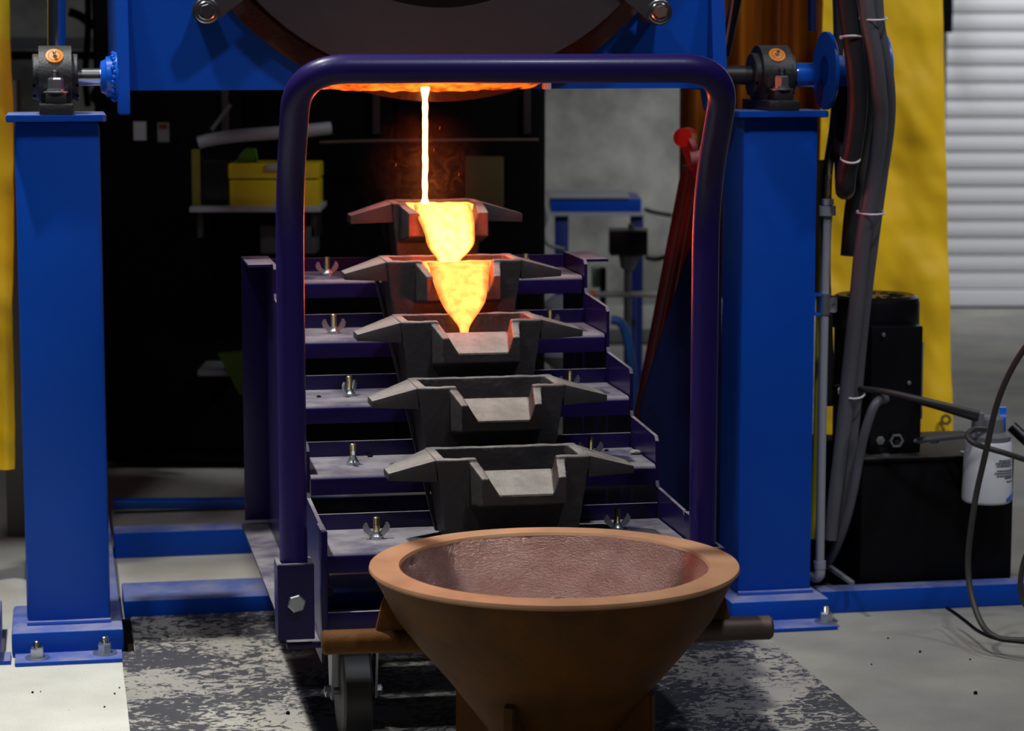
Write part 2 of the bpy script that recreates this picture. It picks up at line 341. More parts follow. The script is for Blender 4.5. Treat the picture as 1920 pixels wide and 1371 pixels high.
# ================================================================== FURNACE STAND
def anchor(t, x, y, z, r=0.013):
    b = new(); cyl(b, (x, y, z), (x, y, z + 0.003), r * 1.75, r * 1.75, 24); w = t.part('washer', b, ZINC)
    b = new(); hexnut(b, (x, y, z + 0.003), (0, 0, 1), r, 0.018, 0.4); w2 = t.part('anchor_nut', b, ZINC)
    b = new(); thread(b, (x, y, z), (0, 0, 1), r * 0.6, 0.033); t.part('anchor_stud', b, STEEL, w2)
def stand(label, cx, w, foot0, foot1, bolts):
    t = Thing('support_post', label, 'post', M, (cx, 0.2, 0))
    b = new(); box(b, cx - w / 2, cx + w / 2, 0.13, 0.28, 0.048, 0.997, 0.012); t.part('column', b, BLUE)
    b = new(); box(b, foot0, foot1, 0.068, 0.30, 0.0, 0.048, 0.007); t.part('base_channel', b, BLUE)
    b = new(); box(b, foot0 + 0.006, foot1 - 0.004, 0.0, 0.074, 0.0, 0.008, 0.002); t.part('foot_flange', b, BLUE)
    b = new()
    poly = [(cx - 0.092, 0.105), (cx + 0.083, 0.105), (cx + 0.090, 0.112), (cx + 0.090, 0.31), (cx - 0.092, 0.31)]
    prism(b, poly, lambda x, y: (x, y, 0.997), lambda x, y: (x, y, 1.010), 0.0015); t.part('top_plate', b, BLUE)
    b = new(); tube(b, [(cx - w / 2, 0.127, 0.050), (cx, 0.125, 0.050), (cx + w / 2, 0.127, 0.050)], 0.006, 8); t.part('weld_bead', b, BLUE)
    for x, y in bolts: anchor(t, x, y, 0.008)
    return t
stand('blue steel post left of the cart, under the left bearing', 0.0015, 0.156, -0.105, 0.102, [(-0.058, 0.030), (0.066, 0.042)])
stand('blue steel post right of the cart, beside the hoses', 1.392, 0.154, 1.285, 1.487, [(1.47, 0.035)])
# floor beams
def beam(label, x0, x1, y0, y1, h, name='floor_beam', bev=0.004, m=BLUE):
    b = new(); box(b, x0, x1, y0, y1, 0, h, bev); return solo(name, label, 'beam', M, ((x0 + x1) / 2, (y0 + y1) / 2, 0), b, m, kind='thing')
beam('low blue floor beam between the two posts, nearest of three', 0.11, 1.28, 0.345, 0.515, 0.037)
beam('blue floor beam between the posts, middle of three', 0.105, 1.28, 0.93, 1.01, 0.058)
b = new(); cyl(b, M.at(212, 945, 1.45), M.at(1000, 938, 1.45), 0.014, None, 16)
solo('floor_pipe', 'round blue pipe lying across the floor behind the floor beams', 'pipe', M, (0.7, 1.45, 0.02), b, BLUEB)
beam('long blue floor beam running back from the left post', -0.075, 0.10, 0.31, 1.55, 0.046)
beam('blue floor beam on the right carrying the black tank', 1.49, 2.35, 0.135, 0.19, 0.046)
beam('long blue floor beam running back from the right post', 1.31, 1.485, 0.31, 1.55, 0.046)
# ---- pillow blocks
def bearing(label, cx, dark=False):
    cz = 1.078; y0 = 0.205
    t = Thing('pillow_block', label, 'bearing', M, (cx, y0, 1.011))
    b = new(); n = 40; pr = []
    for i in range(n + 1):
        a = R(-38) + R(256) * i / n; pr.append((y0 + 0.060 * math.cos(a), cz + 0.058 * math.sin(a)))
    pr = [(y0 + 0.047, 1.030)] + [(y0 + 0.050, 1.045)] + pr + [(y0 - 0.050, 1.045), (y0 - 0.047, 1.030)]
    hw = 0.030
    prism(b, pr, lambda a, c: (cx - hw, a, c), lambda a, c: (cx + hw, a, c), 0.003); t.part('housing', b, BLACKC)
    for s in (-1, 1):
        b = new(); prof(b, (cx + s * hw * 0.9, y0, cz), (s, 0, 0), [(0, 0.043), (0.013, 0.043), (0.015, 0.041), (0.015, 0.020)], 40)
        e = t.part('end_cap', b, BLACKC)
        for k in range(5):
            a = R(200 + k * 34); p = Vector((cx + s * (hw + 0.0095), y0 + 0.0435 * math.cos(a), cz + 0.0435 * math.sin(a)))
            b = new(); cyl(b, p - Vector((0, math.cos(a), math.sin(a))) * 0.001, p + Vector((0, math.cos(a), math.sin(a))) * 0.0005, 0.0032, None, 12); t.part('screw_hole', b, BLKM, e)
    b = new(); box(b, cx - 0.031, cx + 0.031, y0 - 0.098, y0 + 0.098, 1.0105, 1.030, 0.003); t.part('base_foot', b, BLACKC)
    nu, lab = None, None
    # label disc lies on the curved crown, facing up and forward
    a = R(138); nrm = Vector((0, math.cos(a), math.sin(a))); pc = Vector((cx - 0.001, y0, cz)) + Vector((0, nrm.y * 0.0597, nrm.z * 0.0585))
    b = new(); prof(b, pc - nrm * 0.002, nrm, [(0, 0.0165), (0.0035, 0.0165), (0.004, 0.0155), (0.004, 0.005)], 32); lab = t.part('label_disc', b, ORANGE)
    b = new()
    for k in range(26):
        q = 2 * math.pi * k / 26; u, v, _ = basis(nrm); c = pc + nrm * 0.0021 + (u * math.cos(q) + v * math.sin(q)) * 0.0112
        cyl(b, c, c + nrm * 0.0004, 0.0009, None, 6)
    t.part('ring_lettering', b, INK, lab, kind='stuff')
    b = new(); cyl(b, pc, pc + nrm * 0.004, 0.0048, None, 6); prof(b, pc + nrm * 0.004, nrm, [(0, 0.003), (0.003, 0.003), (0.005, 0.0018), (0.007, 0.0034), (0.0095, 0.002)], 14); t.part('grease_nipple', b, STEEL)
    fy = y0 - 0.076
    b = new(); thread(b, (cx, fy, 1.03), (0, 0, 1), 0.0075, 0.062, 0.003); t.part('stud', b, DARK)
    b = new(); box(b, cx - 0.019, cx + 0.019, fy - 0.017, fy + 0.017, 1.028, 1.049, 0.002); t.part('bolt_boss', b, BLACKC)
    b = new(); prof(b, (cx, fy, 1.050), (0, 0, 1), [(0, 0.023), (0.0022, 0.023), (0.003, 0.020), (0.003, 0.008)], 32); t.part('washer', b, ZINC)
    b = new(); hexnut(b, (cx, fy, 1.053), (0, 0, 1), 0.0145, 0.021, 0.2, 0.016); t.part('hex_nut', b, ZINC)
    return t
cL = M.at(104, 143, 0.14).x; cR = M.at(1463, 140, 0.14).x
bearing('black pillow block bearing on the left post', cL)
bearing('black pillow block bearing on the right post', cR)
# ---- tilting furnace
fx, fz = 0.722, 1.558
DY = 0.20
f = Thing('tilting_furnace', 'blue tilting furnace with grey round lid pouring metal above the moulds', 'furnace', M, (fx, 0.5, 1.05))
x0d, x1d, z0d, z1d = 0.115, 1.289, 1.0525, 2.10; hr = 0.502
b = new(); n = 96; fr = []; 
def rectpt(a, cx=fx, cz=fz):
    c, s = math.cos(a), math.sin(a); t = 1e9
    if c > 1e-9: t = min(t, (x1d - cx) / c)
    if c < -1e-9: t = min(t, (x0d - cx) / c)
    if s > 1e-9: t = min(t, (z1d - cz) / s)
    if s < -1e-9: t = min(t, (z0d - cz) / s)
    return cx + c * t, cz + s * t
angs = sorted([2 * math.pi * i / n for i in range(n)] + [math.atan2(z - fz, x - fx) % (2 * math.pi) for x in (x0d, x1d) for z in (z0d, z1d)])
rs = []
for yy, inner in ((DY, False), (DY, True), (DY + 0.02, True), (DY + 0.02, False)):
    r_ = []
    for a in angs:
        if inner: r_.append(Vector((fx + hr * math.cos(a), yy, fz + hr * math.sin(a))))
        else:
            q = rectpt(a); r_.append(Vector((q[0], yy, q[1])))
    rs.append(r_)
rings(b, rs, closed=True); f.part('deck_plate', b, BLUE)
b = new(); annulus(b, (fx, DY - 0.012, fz), (0, 1, 0), 0.6, 0.484, 0.500, 96); f.part('shell_ring', b, BLUE)
for (xa, xb) in ((0.115, 0.137), (1.262, 1.289)):
    b = new()
    pr = [(0.155, 1.011), (0.158, 1.008), (0.235, 1.008), (0.26, 1.05), (0.92, 1.05), (0.92, 2.1), (DY - 0.004, 2.1), (DY - 0.004, 1.32), (0.155, 1.06)]
    prism(b, pr, lambda a, c: (xa, a, c), lambda a, c: (xb, a, c), 0.002); f.part('side_plate', b, BLUE)
b = new(); cyl(b, (fx, 0.215, fz), (fx, 0.90, fz), 0.482, None, 64); f.part('coil_shell', b, PIT)
b = new(); annulus(b, (fx, 0.118, fz - 0.006), (0, 1, 0), 0.055, 0.345, 0.482, 96); lid = f.part('lid_ring', b, GREYP)
b = new(); prof(b, (0.69, 0.150, fz - 0.018), (0, 1, 0), [(0, 0.300), (0, 0.383), (0.03, 0.383)], 64); f.part('lid_recess', b, PIT)
b = new(); annulus(b, (fx, 0.150, fz), (0, 1, 0), 0.049, 0.455, 0.492, 96); f.part('gasket', b, PIT)
b = new(); annulus(b, (fx, 0.176, fz + 0.003), (0, 1, 0), 0.023, 0.486, 0.532, 96); f.part('retaining_ring', b, SOOTR)  # its dark colour also stands in for the shaded gap round the lid
# clamp arms with bolts
for (bx_, bz_) in ((M.at(387, 20, 0.105).x, M.at(387, 20, 0.105).z), (M.at(1237, 22, 0.105).x, M.at(1237, 22, 0.105).z)):
    d = Vector((fx - bx_, 0, fz - bz_)).normalized(); p = Vector((d.z, 0, -d.x)); c = Vector((bx_, 0, bz_))
    b = new(); hw = 0.026; poly = []
    for i in range(13):
        a = R(90 + 180 * i / 12); q = c + d * hw * math.cos(a) + p * hw * math.sin(a); poly.append((q.x, q.z))
    e = c + d * 0.20
    poly += [((e - p * hw * 1.25).x, (e - p * hw * 1.25).z), ((e + p * hw * 1.25).x, (e + p * hw * 1.25).z)]
    prism(b, poly, lambda a, c_: (a, 0.108, c_), lambda a, c_: (a, 0.117, c_), 0.0015); arm = f.part('clamp_arm', b, GREYP)
    b = new(); cyl(b, (bx_, 0.117, bz_), (bx_, DY, bz_), 0.019, None, 24); f.part('spacer', b, DARK, arm)
    b = new(); prof(b, (bx_, 0.108, bz_), (0, -1, 0), [(0, 0.0235), (0.003, 0.0235), (0.004, 0.0215), (0.004, 0.0175), (0.005, 0.0165), (0.007, 0.0155), (0.007, 0.008)], 40); f.part('washer', b, STEEL, arm)
    b = new(); hexnut(b, (bx_, 0.102, bz_), (0, -1, 0), 0.0132, 0.012, 0.3); hd = f.part('bolt_head', b, BROWNR if bx_ > fx else DARK, arm)
# trunnions: bright shaft and blue hub on the left
b = new(); cyl(b, (cL + 0.02, 0.205, 1.078), (0.085, 0.205, 1.078), 0.0165, None, 32); f.part('shaft', b, STEEL)
b = new(); prof(b, (0.083, 0.205, 1.078), (1, 0, 0), [(0, 0.019), (0.002, 0.029), (0.010, 0.033), (0.012, 0.038), (0.024, 0.039), (0.028, 0.046), (0.034, 0.048)], 36); f.part('hub', b, BLUEB)
b = new()
for k in range(30):
    a = 2 * math.pi * k / 30; p = Vector((0.109 + 0.002 * math.sin(k * 2.3), 0.205 + 0.043 * math.cos(a), 1.078 + 0.043 * math.sin(a)))
    bmesh.ops.create_icosphere(b, subdivisions=1, radius=0.0055, matrix=Matrix.Translation(p))
f.part('weld_bead', b, BLUEB)
b = new(); cyl(b, (1.285, 0.205, 1.078), (cR + 0.04, 0.205, 1.078), 0.019, None, 32); f.part('shaft', b, DARK)
xs = cR + 0.038
b = new(); prof(b, (xs, 0.205, 1.078), (1, 0, 0), [(0, 0.020), (0.012, 0.0235), (0.014, 0.0235), (0.050, 0.0235)], 36); f.part('hub', b, BLUEB)
sp0 = M.at(1545, 130, 0.205).x; sp1 = M.at(1645, 130, 0.205).x
for i, xx in enumerate((sp0, sp1)):
    b = new(); prof(b, (xx, 0.205, 1.086), (1, 0, 0), [(0, 0.0760), (0.001, 0.0775), (0.007, 0.0775), (0.008, 0.076)], 64)
    f.part('reel_disc', b, BLUEB)
b = new(); cyl(b, (sp0, 0.205, 1.086), (sp1, 0.205, 1.086), 0.030, None, 32); f.part('reel_drum', b, BLUE)
# pouring lip: scabbed refractory lit by its own heat
def heat(o, fn):
    me = o.data; a = me.attributes.new('glow_temp', 'FLOAT', 'POINT')
    for i, v in enumerate(me.vertices): a.data[i].value = fn(v.co)
lx0 = M.at(592, 160, 0.15).x; lx1 = M.at(1014, 160, 0.15).x; lcx = (lx0 + lx1) / 2
b = new()
def lipf(u, v):
    x = lx0 + (lx1 - lx0) * u; e = 1 - (2 * u - 1) ** 2
    depth = 0.008 + 0.012 * e ** 0.6
    y = 0.135 + 0.085 * v
    z = 1.068 - depth * math.sin(math.pi * min(1, v * 1.0) * 0.5) ** 0.7 if v < 0.5 else 1.068 - depth
    z += 0.004 * noise.noise(Vector((x * 45, y * 45, 3)))
    return (x, y, z)
vs = grid(b, lipf, 70, 10)
top = [b.verts.new((lx0 + (lx1 - lx0) * i / 70, 0.135, 1.085)) for i in range(71)]
for i in range(70): b.faces.new((vs[i][0], vs[i + 1][0], top[i + 1], top[i]))
lip = f.part('pouring_lip', b, HOTREF, label='glowing orange refractory pouring lip', sharp=60)
sx_ = M.at(797, 157, 0.17).x
heat(lip, lambda c: 0.55 + 1.6 * math.exp(-abs(c.x + fx - sx_) * 9) + 0.7 * max(0, 1 - abs(c.x + fx - 0.66) / 0.25))
b = new(); box(b, M.at(1018, 160, 0.19).x, M.at(1030, 160, 0.19).x, 0.17, 0.2, 1.052, 1.075, 0.002); f.part('lip_clip', b, LGREY)
# ================================================================== STEPPED CART
STEP = [(0.8 - 0.2 * n, 0.697 - 0.0885 * n) for n in range(5)]       # centre ly, tread height
XL, XR = -0.326, 0.276
ct = Thing('mould_cart', 'purple stepped cart with five treads and a bent tube push handle', 'cart', C, (0, 0.4, 0))
slots = []
for n, (yc, zt) in enumerate(STEP):
    b = new(); T = 0.0055; yf, yb = yc - 0.100, yc + 0.090
    pr = [(yf + 0.008, zt - 0.028 - T), (yf, zt - 0.028 - T), (yf, zt - 0.006), (yf + 0.002, zt - 0.002), (yf + 0.006, zt), (yb - T, zt), (yb - T, zt + 0.026), (yb, zt + 0.026), (yb, zt - T), (yf + T + 0.002, zt - T), (yf + T, zt - T - 0.003)]
    ar = [(yf + 0.011 * (1 - math.cos(R(a))), zt - 0.009 * (1 - math.sin(R(a)))) for a in (0, 18, 36, 54, 72, 90)]
    pr = [(yf, zt - 0.033)] + ar + [(yb - T, zt), (yb - T, zt + 0.026), (yb, zt + 0.026), (yb, zt - T), (yf + 0.013, zt - T), (yf + T, zt - 0.013), (yf + T, zt - 0.033)]
    prism(b, pr, lambda a, c: (XL + 0.006, a, c), lambda a, c: (XR - 0.009, a, c)); ct.part('tread', b, PURP)
def saw(off=0.0):
    top = [(0.895, 0.728), (0.705, 0.728), (0.695, 0.720)]
    ys = [0.695, 0.500, 0.308, 0.115, -0.082]; zs = [0.664, 0.574, 0.484, 0.392]
    P = list(top)
    for k in range(4):
        P += [(ys[k], zs[k] + 0.010), (ys[k] - 0.006, zs[k] + 0.001), (ys[k + 1] + 0.010, zs[k] - 0.006), (ys[k + 1] + 0.001, zs[k] - 0.014)]
    P += [(ys[4], 0.30), (-0.11, 0.29), (-0.11, 0.205), (0.895, 0.205)]
    return P
for xx, s in ((XL, -1), (XR, 1)):
    b = new(); x2 = xx + 0.006 if s < 0 else xx - 0.006
    prism(b, saw(), lambda a, c: (min(xx, x2), a, c), lambda a, c: (max(xx, x2), a, c)); ct.part('side_plate', b, PURP)
    b = new(); box(b, xx, xx + s * 0.046, 0.715, 0.895, 0.7225, 0.728, 0.001); (box(b, xx, xx + s * 0.046, 0.888, 0.894, 0.205, 0.724, 0.001) if s < 0 else None)
    ct.part('rear_channel', b, PURP)
    b = new(); box(b, xx, xx + s * 0.052, -0.10, 0.905, 0.190, 0.196, 0.001); box(b, xx - 0.004 * (s > 0), xx + 0.004 * (s < 0), -0.10, 0.905, 0.165, 0.21)
    ct.part('base_angle', b, PURP)
# front edge strip + small lug at left plate, bottom rail
b = new(); box(b, XL - 0.004, XL + 0.006, -0.150, -0.08, 0.205, 0.388, 0.002); box(b, XL - 0.060, XL + 0.002, -0.152, -0.144, 0.203, 0.213, 0.002); ct.part('front_lug', b, PURP)
b = new(); box(b, XR - 0.006, XR + 0.004, -0.150, -0.08, 0.205, 0.386, 0.002); ct.part('front_lug', b, PURP)
b = new(); box(b, XL + 0.004, XR - 0.004, -0.125, -0.117, 0.215, 0.252, 0.001); ct.part('front_rail', b, PURP)
b = new(); box(b, XL + 0.004, XR - 0.004, 0.86, 0.866, 0.2, 0.25, 0.001); ct.part('rear_rail', b, PURP)
for xx in (0.10,):
    b = new(); box(b, xx, xx + 0.04, 0.60, 0.64, 0.2, 0.60, 0.002); ct.part('inner_upright', b, PURP)
b = new(); hexa(b, [(0.02, 0.25, 0.30), (0.026, 0.25, 0.30), (0.026, 0.02, 0.23), (0.02, 0.02, 0.23), (0.02, 0.25, 0.312), (0.026, 0.25, 0.312), (0.026, 0.02, 0.242), (0.02, 0.02, 0.242)]); ct.part('brace', b, PURP)
# handle
HX0, HX1 = -0.372, 0.287
hp = arcpath([(HX0, -0.135, 0.235), (HX0, -0.135, 0.905), (HX0 + 0.002, -0.262, 1.105), (HX1 - 0.002, -0.262, 1.105), (HX1, -0.135, 0.905), (HX1, -0.135, 0.235)], [0.09, 0.075, 0.075, 0.09], 14)
b = new(); tube(b, hp, 0.0218, 28, 0); ct.part('push_handle', b, PURT, sharp=60)
for hx in (HX0, HX1):
    b = new(); w = 0.0285
    pr = [(hx - w, -0.110), (hx - w, -0.168), (hx + w, -0.168), (hx + w, -0.110), (hx + w - 0.006, -0.110), (hx + w - 0.006, -0.162), (hx - w + 0.006, -0.162), (hx - w + 0.006, -0.110)]
    prism(b, pr, lambda x, y: (x, y, 0.222), lambda x, y: (x, y, 0.342), 0.0012)
    box(b, hx - w, hx + w, -0.166, -0.110, 0.222, 0.228)
    br = ct.part('handle_bracket', b, PURP)
    b = new(); hexnut(b, (hx, -0.168, 0.281), (0, -1, 0), 0.0145, 0.009, 0.25); ct.part('bolt_head', b, ZINC, br)
# casters
for (x, y) in ((-0.262, 0.02), (0.19, 0.02), (-0.262, 0.75), (0.19, 0.75)):
    b = new(); box(b, x - 0.045, x + 0.045, y - 0.05, y + 0.05, 0.183, 0.1895, 0.001); ca = ct.part('caster', b, DARK)
    b = new()
    for s in (-1, 1):
        pr = [(y - 0.040, 0.184), (y + 0.040, 0.184), (y + 0.014, 0.075), (y - 0.014, 0.075)]
        prism(b, pr, lambda a, c: (x + s * 0.036 - 0.002, a, c), lambda a, c: (x + s * 0.036 + 0.002, a, c))
    ct.part('fork', b, ZINC, ca)
    b = new(); prof(b, (x - 0.024, y, 0.0865), (1, 0, 0), [(0, 0.055), (0, 0.076), (0.004, 0.081), (0.044, 0.081), (0.048, 0.076), (0.048, 0.055)], 48); ct.part('wheel', b, mat('caster_tread', (0.045, 0.043, 0.042), 0.5) if x < 0 and y < 0.1 else D.materials['caster_tread'], ca)
    b = new(); cyl(b, (x - 0.048, y, 0.0865), (x + 0.048, y, 0.0865), 0.006, None, 12); hexnut(b, (x - 0.038, y, 0.0865), (-1, 0, 0), 0.010, 0.009); hexnut(b, (x + 0.038, y, 0.0865), (1, 0, 0), 0.010, 0.009); ct.part('axle_bolt', b, ZINC, ca)
# ================================================================== MOULDS
_cast = {}
def cast_mesh(o, key):
    # fuse the wall pieces into one rounded, slightly uneven casting
    if key not in _cast:
        par = o.parent; o.parent = None
        r = o.modifiers.new('fuse', 'REMESH'); r.mode = 'VOXEL'; r.voxel_size = 0.002
        sm = o.modifiers.new('soften', 'SMOOTH'); sm.factor = 0.5; sm.iterations = 3
        dg = bpy.context.evaluated_depsgraph_get(); dg.update()
        me = D.meshes.new_from_object(o.evaluated_get(dg)); me.name = 'trough'
        cn = [(v.co.copy(), v.normal.copy()) for v in me.vertices]; fl = []
        for q, n in cn: fl.extend(q + n * (0.0011 * noise.noise(q * 38) + 0.0004 * noise.noise(q * 140)))
        me.vertices.foreach_set('co', fl); me.update()
        for p in me.polygons: p.use_smooth = True
        if not me.materials: me.materials.append(IRON)
        o.modifiers.clear(); o.parent = par; _cast[key] = me
    o.data = _cast[key]
def mould(label, cx, yc, zr, zb, W_=0.254, Dp=0.128, Wb=0.215, ear=0.075, eardz=0.022, nl=0.076, nr=0.087, sp=(0.061, 0.076), spl=0.052, spz=0.024, spfl=0.052, thick=0.016, tip=0.012, q=0.012):
    t = Thing('ingot_mould', label, 'mould', C, (cx, yc, zb), group=None)
    h = W_ / 2; hb = Wb / 2; d = Dp / 2; db = Dp / 2 - 0.008; k = thick
    yf, yb = yc - d, yc + d; zi = zb + 0.022
    def X(v, z): # taper
        s = (z - zb) / (zr - zb); return (hb + (h - hb) * s) * v
    def Y(v, z):
        s = (z - zb) / (zr - zb); return yc + (db + (d - db) * s) * v
    b = new()
    def wall(xa0, xa1, xb0, xb1, ya0, ya1, yb0, yb1, z0, z1):
        hexa(b, [(cx + xa0, ya0, z0), (cx + xa1, ya0, z0), (cx + xa1, ya1, z0), (cx + xa0, ya1, z0), (cx + xb0, yb0, z1), (cx + xb1, yb0, z1), (cx + xb1, yb1, z1), (cx + xb0, yb1, z1)])
    H0, H1 = X(1, zb), X(1, zr); y0b, y1b, y0t, y1t = Y(-1, zb), Y(1, zb), Y(-1, zr), Y(1, zr)
    wall(-H0, H0, -H0, H0, y0b, y1b, y0b + 0.0, y1b, zb, zb + 0.02)                           # floor
    wall(-H0, -H0 + k, -H1, -H1 + k, y0b, y1b, y0t, y1t, zb, zr)                               # left wall
    wall(H0 - k, H0, H1 - k, H1, y0b, y1b, y0t, y1t, zb, zr)                                   # right wall
    wall(-H0 + k, H0 - k, -H1 + k, H1 - k, y1b - k, y1b, y1t - k, y1t, zb, zr)                 # back wall
    zn = zr - 0.024; zn2 = zr - 0.052                                                         # notch floor
    H2 = X(1, zn2)
    y0n = Y(-1, zn2)
    wall(-H0 + k, H0 - k, -H2 + k, H2 - k, y0b, y0b + k, y0n, y0n + k, zb, zn2)                # front wall under the notch
    NL, NR = -nl, nr
    wall(-H2 + k, NL + k, -H1 + k, NL + k, y0n, y0n + k, y0t, y0t + k, zn2, zr)
    wall(NR - k, H2 - k, NR - k, H1 - k, y0n, y0n + k, y0t, y0t + k, zn2, zr)
    # spout: floor, two cheeks sloping forward and down
    xl0, xr0 = NL, NR; xl1, xr1 = -sp[0], sp[1]; yo = yf - spl; zf = zr - spz
    zfl = zr - spfl                                                                           # floor height at the front
    def P8(pts): hexa(b, [(cx + p[0], p[1], p[2]) for p in pts])
    zbf = zf - 0.045                                                                          # underside at the front
    zbb = zr - 0.078; ymid = yf - 0.004; yk = y0t + k
    fl0, fr0 = xl0 + k + 0.012, xr0 - k - 0.006; fl1, fr1 = xl1 + q + 0.016, xr1 - q - 0.009
    zc0, zc1 = zr, zf
    for (o0, i0, f0, o1, i1, f1) in ((xl0, xl0 + k, fl0, xl1, xl1 + q, fl1), (xr0, xr0 - k, fr0, xr1, xr1 - q, fr1)):
        A = [(o0, yk, zbb), (i0, yk, zbb), (i1, yo, zbf), (o1, yo, zbf), (o0, yk, zc0), (i0, yk, zc0), (i1, yo, zc1), (o1, yo, zc1)]
        B = [(i0, yk, zbb), (f0, yk, zbb), (f1, yo, zbf), (i1, yo, zbf), (i0, yk, zc0 - 0.0006), (f0, yk, zn + 0.0004), (f1, yo, zfl + 0.0004), (i1, yo, zc1 - 0.0006)]
        P8(A); P8(B)
    P8([(fl0, yk, zbb), (fr0, yk, zbb), (fr1, yo, zbf), (fl1, yo, zbf), (fl0, yk, zn), (fr0, yk, zn), (fr1, yo, zfl), (fl1, yo, zfl)])
    tr = t.part('trough', b, IRON, sharp=25); cast_mesh(tr, (W_, Dp, sp))
    b = new()
    hexa(b, [(cx + fl0 + .001, y0t + k + 0.0005, zn - 0.012), (cx + fr0 - .001, y0t + k + 0.0005, zn - 0.012), (cx + fr1 - .001, yo - 0.0006, zfl - 0.002), (cx + fl1 + .001, yo - 0.0006, zfl - 0.002),
             (cx + fl0 + .001, y0t + k + 0.0005, zn + 0.0012), (cx + fr0 - .001, y0t + k + 0.0005, zn + 0.0012), (cx + fr1 - .001, yo - 0.0006, zfl + 0.0012), (cx + fl1 + .001, yo - 0.0006, zfl + 0.0012)])
    t.part('spout_lining', b, LINING, label='pale coated spout floor')
    for s in (-1, 1):
        b = new(); xa = s * (H1 - 0.003); xb = s * (H1 + ear); ya, yb_ = yf + 0.005, yb - 0.004
        zt, zl = zr - 0.001, zr - eardz
        y2a, y2b = ya + 0.008, ya + 0.066
        p = [(xa, ya, zr - 0.037), (xb, y2a, zl - tip), (xb, y2b, zl - tip), (xa, yb_, zr - 0.037), (xa, ya, zt), (xb, y2a, zl), (xb, y2b, zl), (xa, yb_, zt)]
        hexa(b, [(cx + u[0], u[1], u[2]) for u in p], 0.0018); t.part('lifting_ear', b, IRON)
    # stiffening fin behind each side
    for s in (-1, 1):
        b = new(); xa = s * (H1 + 0.004); xb = s * (H0 + 0.001)
        hexa(b, [(cx + xb - 0.003, Y(1, zb) - 0.010, zb), (cx + xb + 0.003, Y(1, zb) - 0.010, zb), (cx + xb + 0.003, Y(1, zb), zb), (cx + xb - 0.003, Y(1, zb), zb),
                 (cx + xa - 0.004, yb - 0.010, zr - 0.035), (cx + xa + 0.003, yb - 0.010, zr - 0.035), (cx + xa + 0.003, yb, zr - 0.035), (cx + xa - 0.004, yb, zr - 0.035)])
        t.part('corner_fin', b, IRON)
    return t
zr5 = 0.4805
mould('lowest ingot mould, empty, nearest the rusty bowl', -0.009, 0.0, zr5, STEP[4][1])
mould('empty ingot mould second from the bottom, white flecks on its spout', -0.009, 0.2, zr5 + 0.0885, STEP[3][1])
mould('middle ingot mould, catching the thin end of the molten flow', -0.009, 0.4, zr5 + 0.0885 * 2, STEP[2][1])
mould('second ingot mould from the top, brimming with yellow molten metal', -0.007, 0.6, zr5 + 0.0885 * 3, STEP[1][1])
mould('topmost ingot mould, under the furnace stream, smaller body and wide spout', -0.006, 0.8, 0.8385, STEP[0][1], W_=0.178, Dp=0.112, Wb=0.15, ear=0.078, eardz=0.024, nl=0.078, nr=0.0885,
      sp=(0.064, 0.0885), spl=0.052, spz=0.016, spfl=0.046, tip=0.016, q=0.020)
# ---- wing nuts
def wingnut(x, y, z, rot, label, group):
    t = Thing('wing_nut', label, 'wing nut', C, (x, y, z), group)
    b = new(); thread(b, (x, y, z), (0, 0, 1), 0.0056, 0.036, 0.0022); t.part('threaded_stud', b, BRASS)
    b = new(); cyl(b, (x, y, z + 0.0002), (x, y, z + 0.0018), 0.012, None, 24); t.part('washer', b, ZINC)
    b = new(); prof(b, (x, y, z + 0.0018), (0, 0, 1), [(0, 0.0105), (0.003, 0.0105), (0.007, 0.0075), (0.010, 0.0068)], 20); nt = t.part('nut_boss', b, ZINC)
    b = new(); c, s = math.cos(rot), math.sin(rot)
    for q in (-1, 1):
        pr = [(0.005, 0.003), (0.009, 0.002), (0.021, 0.013), (0.0225, 0.020), (0.019, 0.0265), (0.0155, 0.0265), (0.013, 0.018), (0.006, 0.010)]
        def m1(a, h, th): return (x + q * a * c - th * s, y + q * a * s + th * c, z + h)
        prism(b, pr, lambda a, h: m1(a, h, -0.0022), lambda a, h: m1(a, h, 0.0022), 0.0008)
    t.part('wing', b, ZINC, nt); return t
LW = [(613, 507, 0.8, R(5)), (626, 618, 0.6, R(8)), (655, 737, 0.4, R(52)), (662, 871, 0.2, R(84)), (706, 1008, 0.0, R(4))]
nm = ['top tread', 'second tread from the top', 'middle tread', 'fourth tread from the top', 'lowest tread']
for n, (px_, py_, yy, ro) in enumerate(LW):
    p = C.at(px_, py_, yy); wingnut(p.x, yy, STEP[n][1], ro, 'steel wing nut on a brassy stud, left side of the ' + nm[n], 'wing nuts on the cart treads')
RW = [(983, 487, 0.8, R(60)), (1030, 600, 0.6, R(20)), (1067, 715, 0.4, R(20)), (1107, 845, 0.2, R(-15)), (1157, 984, 0.0, R(0))]
for n, (px_, py_, yy, ro) in enumerate(RW):
    p = C.at(px_, py_, yy); x = p.x if n else 0.175; wingnut(x, yy, STEP[n][1], ro, 'steel wing nut on a brassy stud, right side of the ' + nm[n], 'wing nuts on the cart treads')
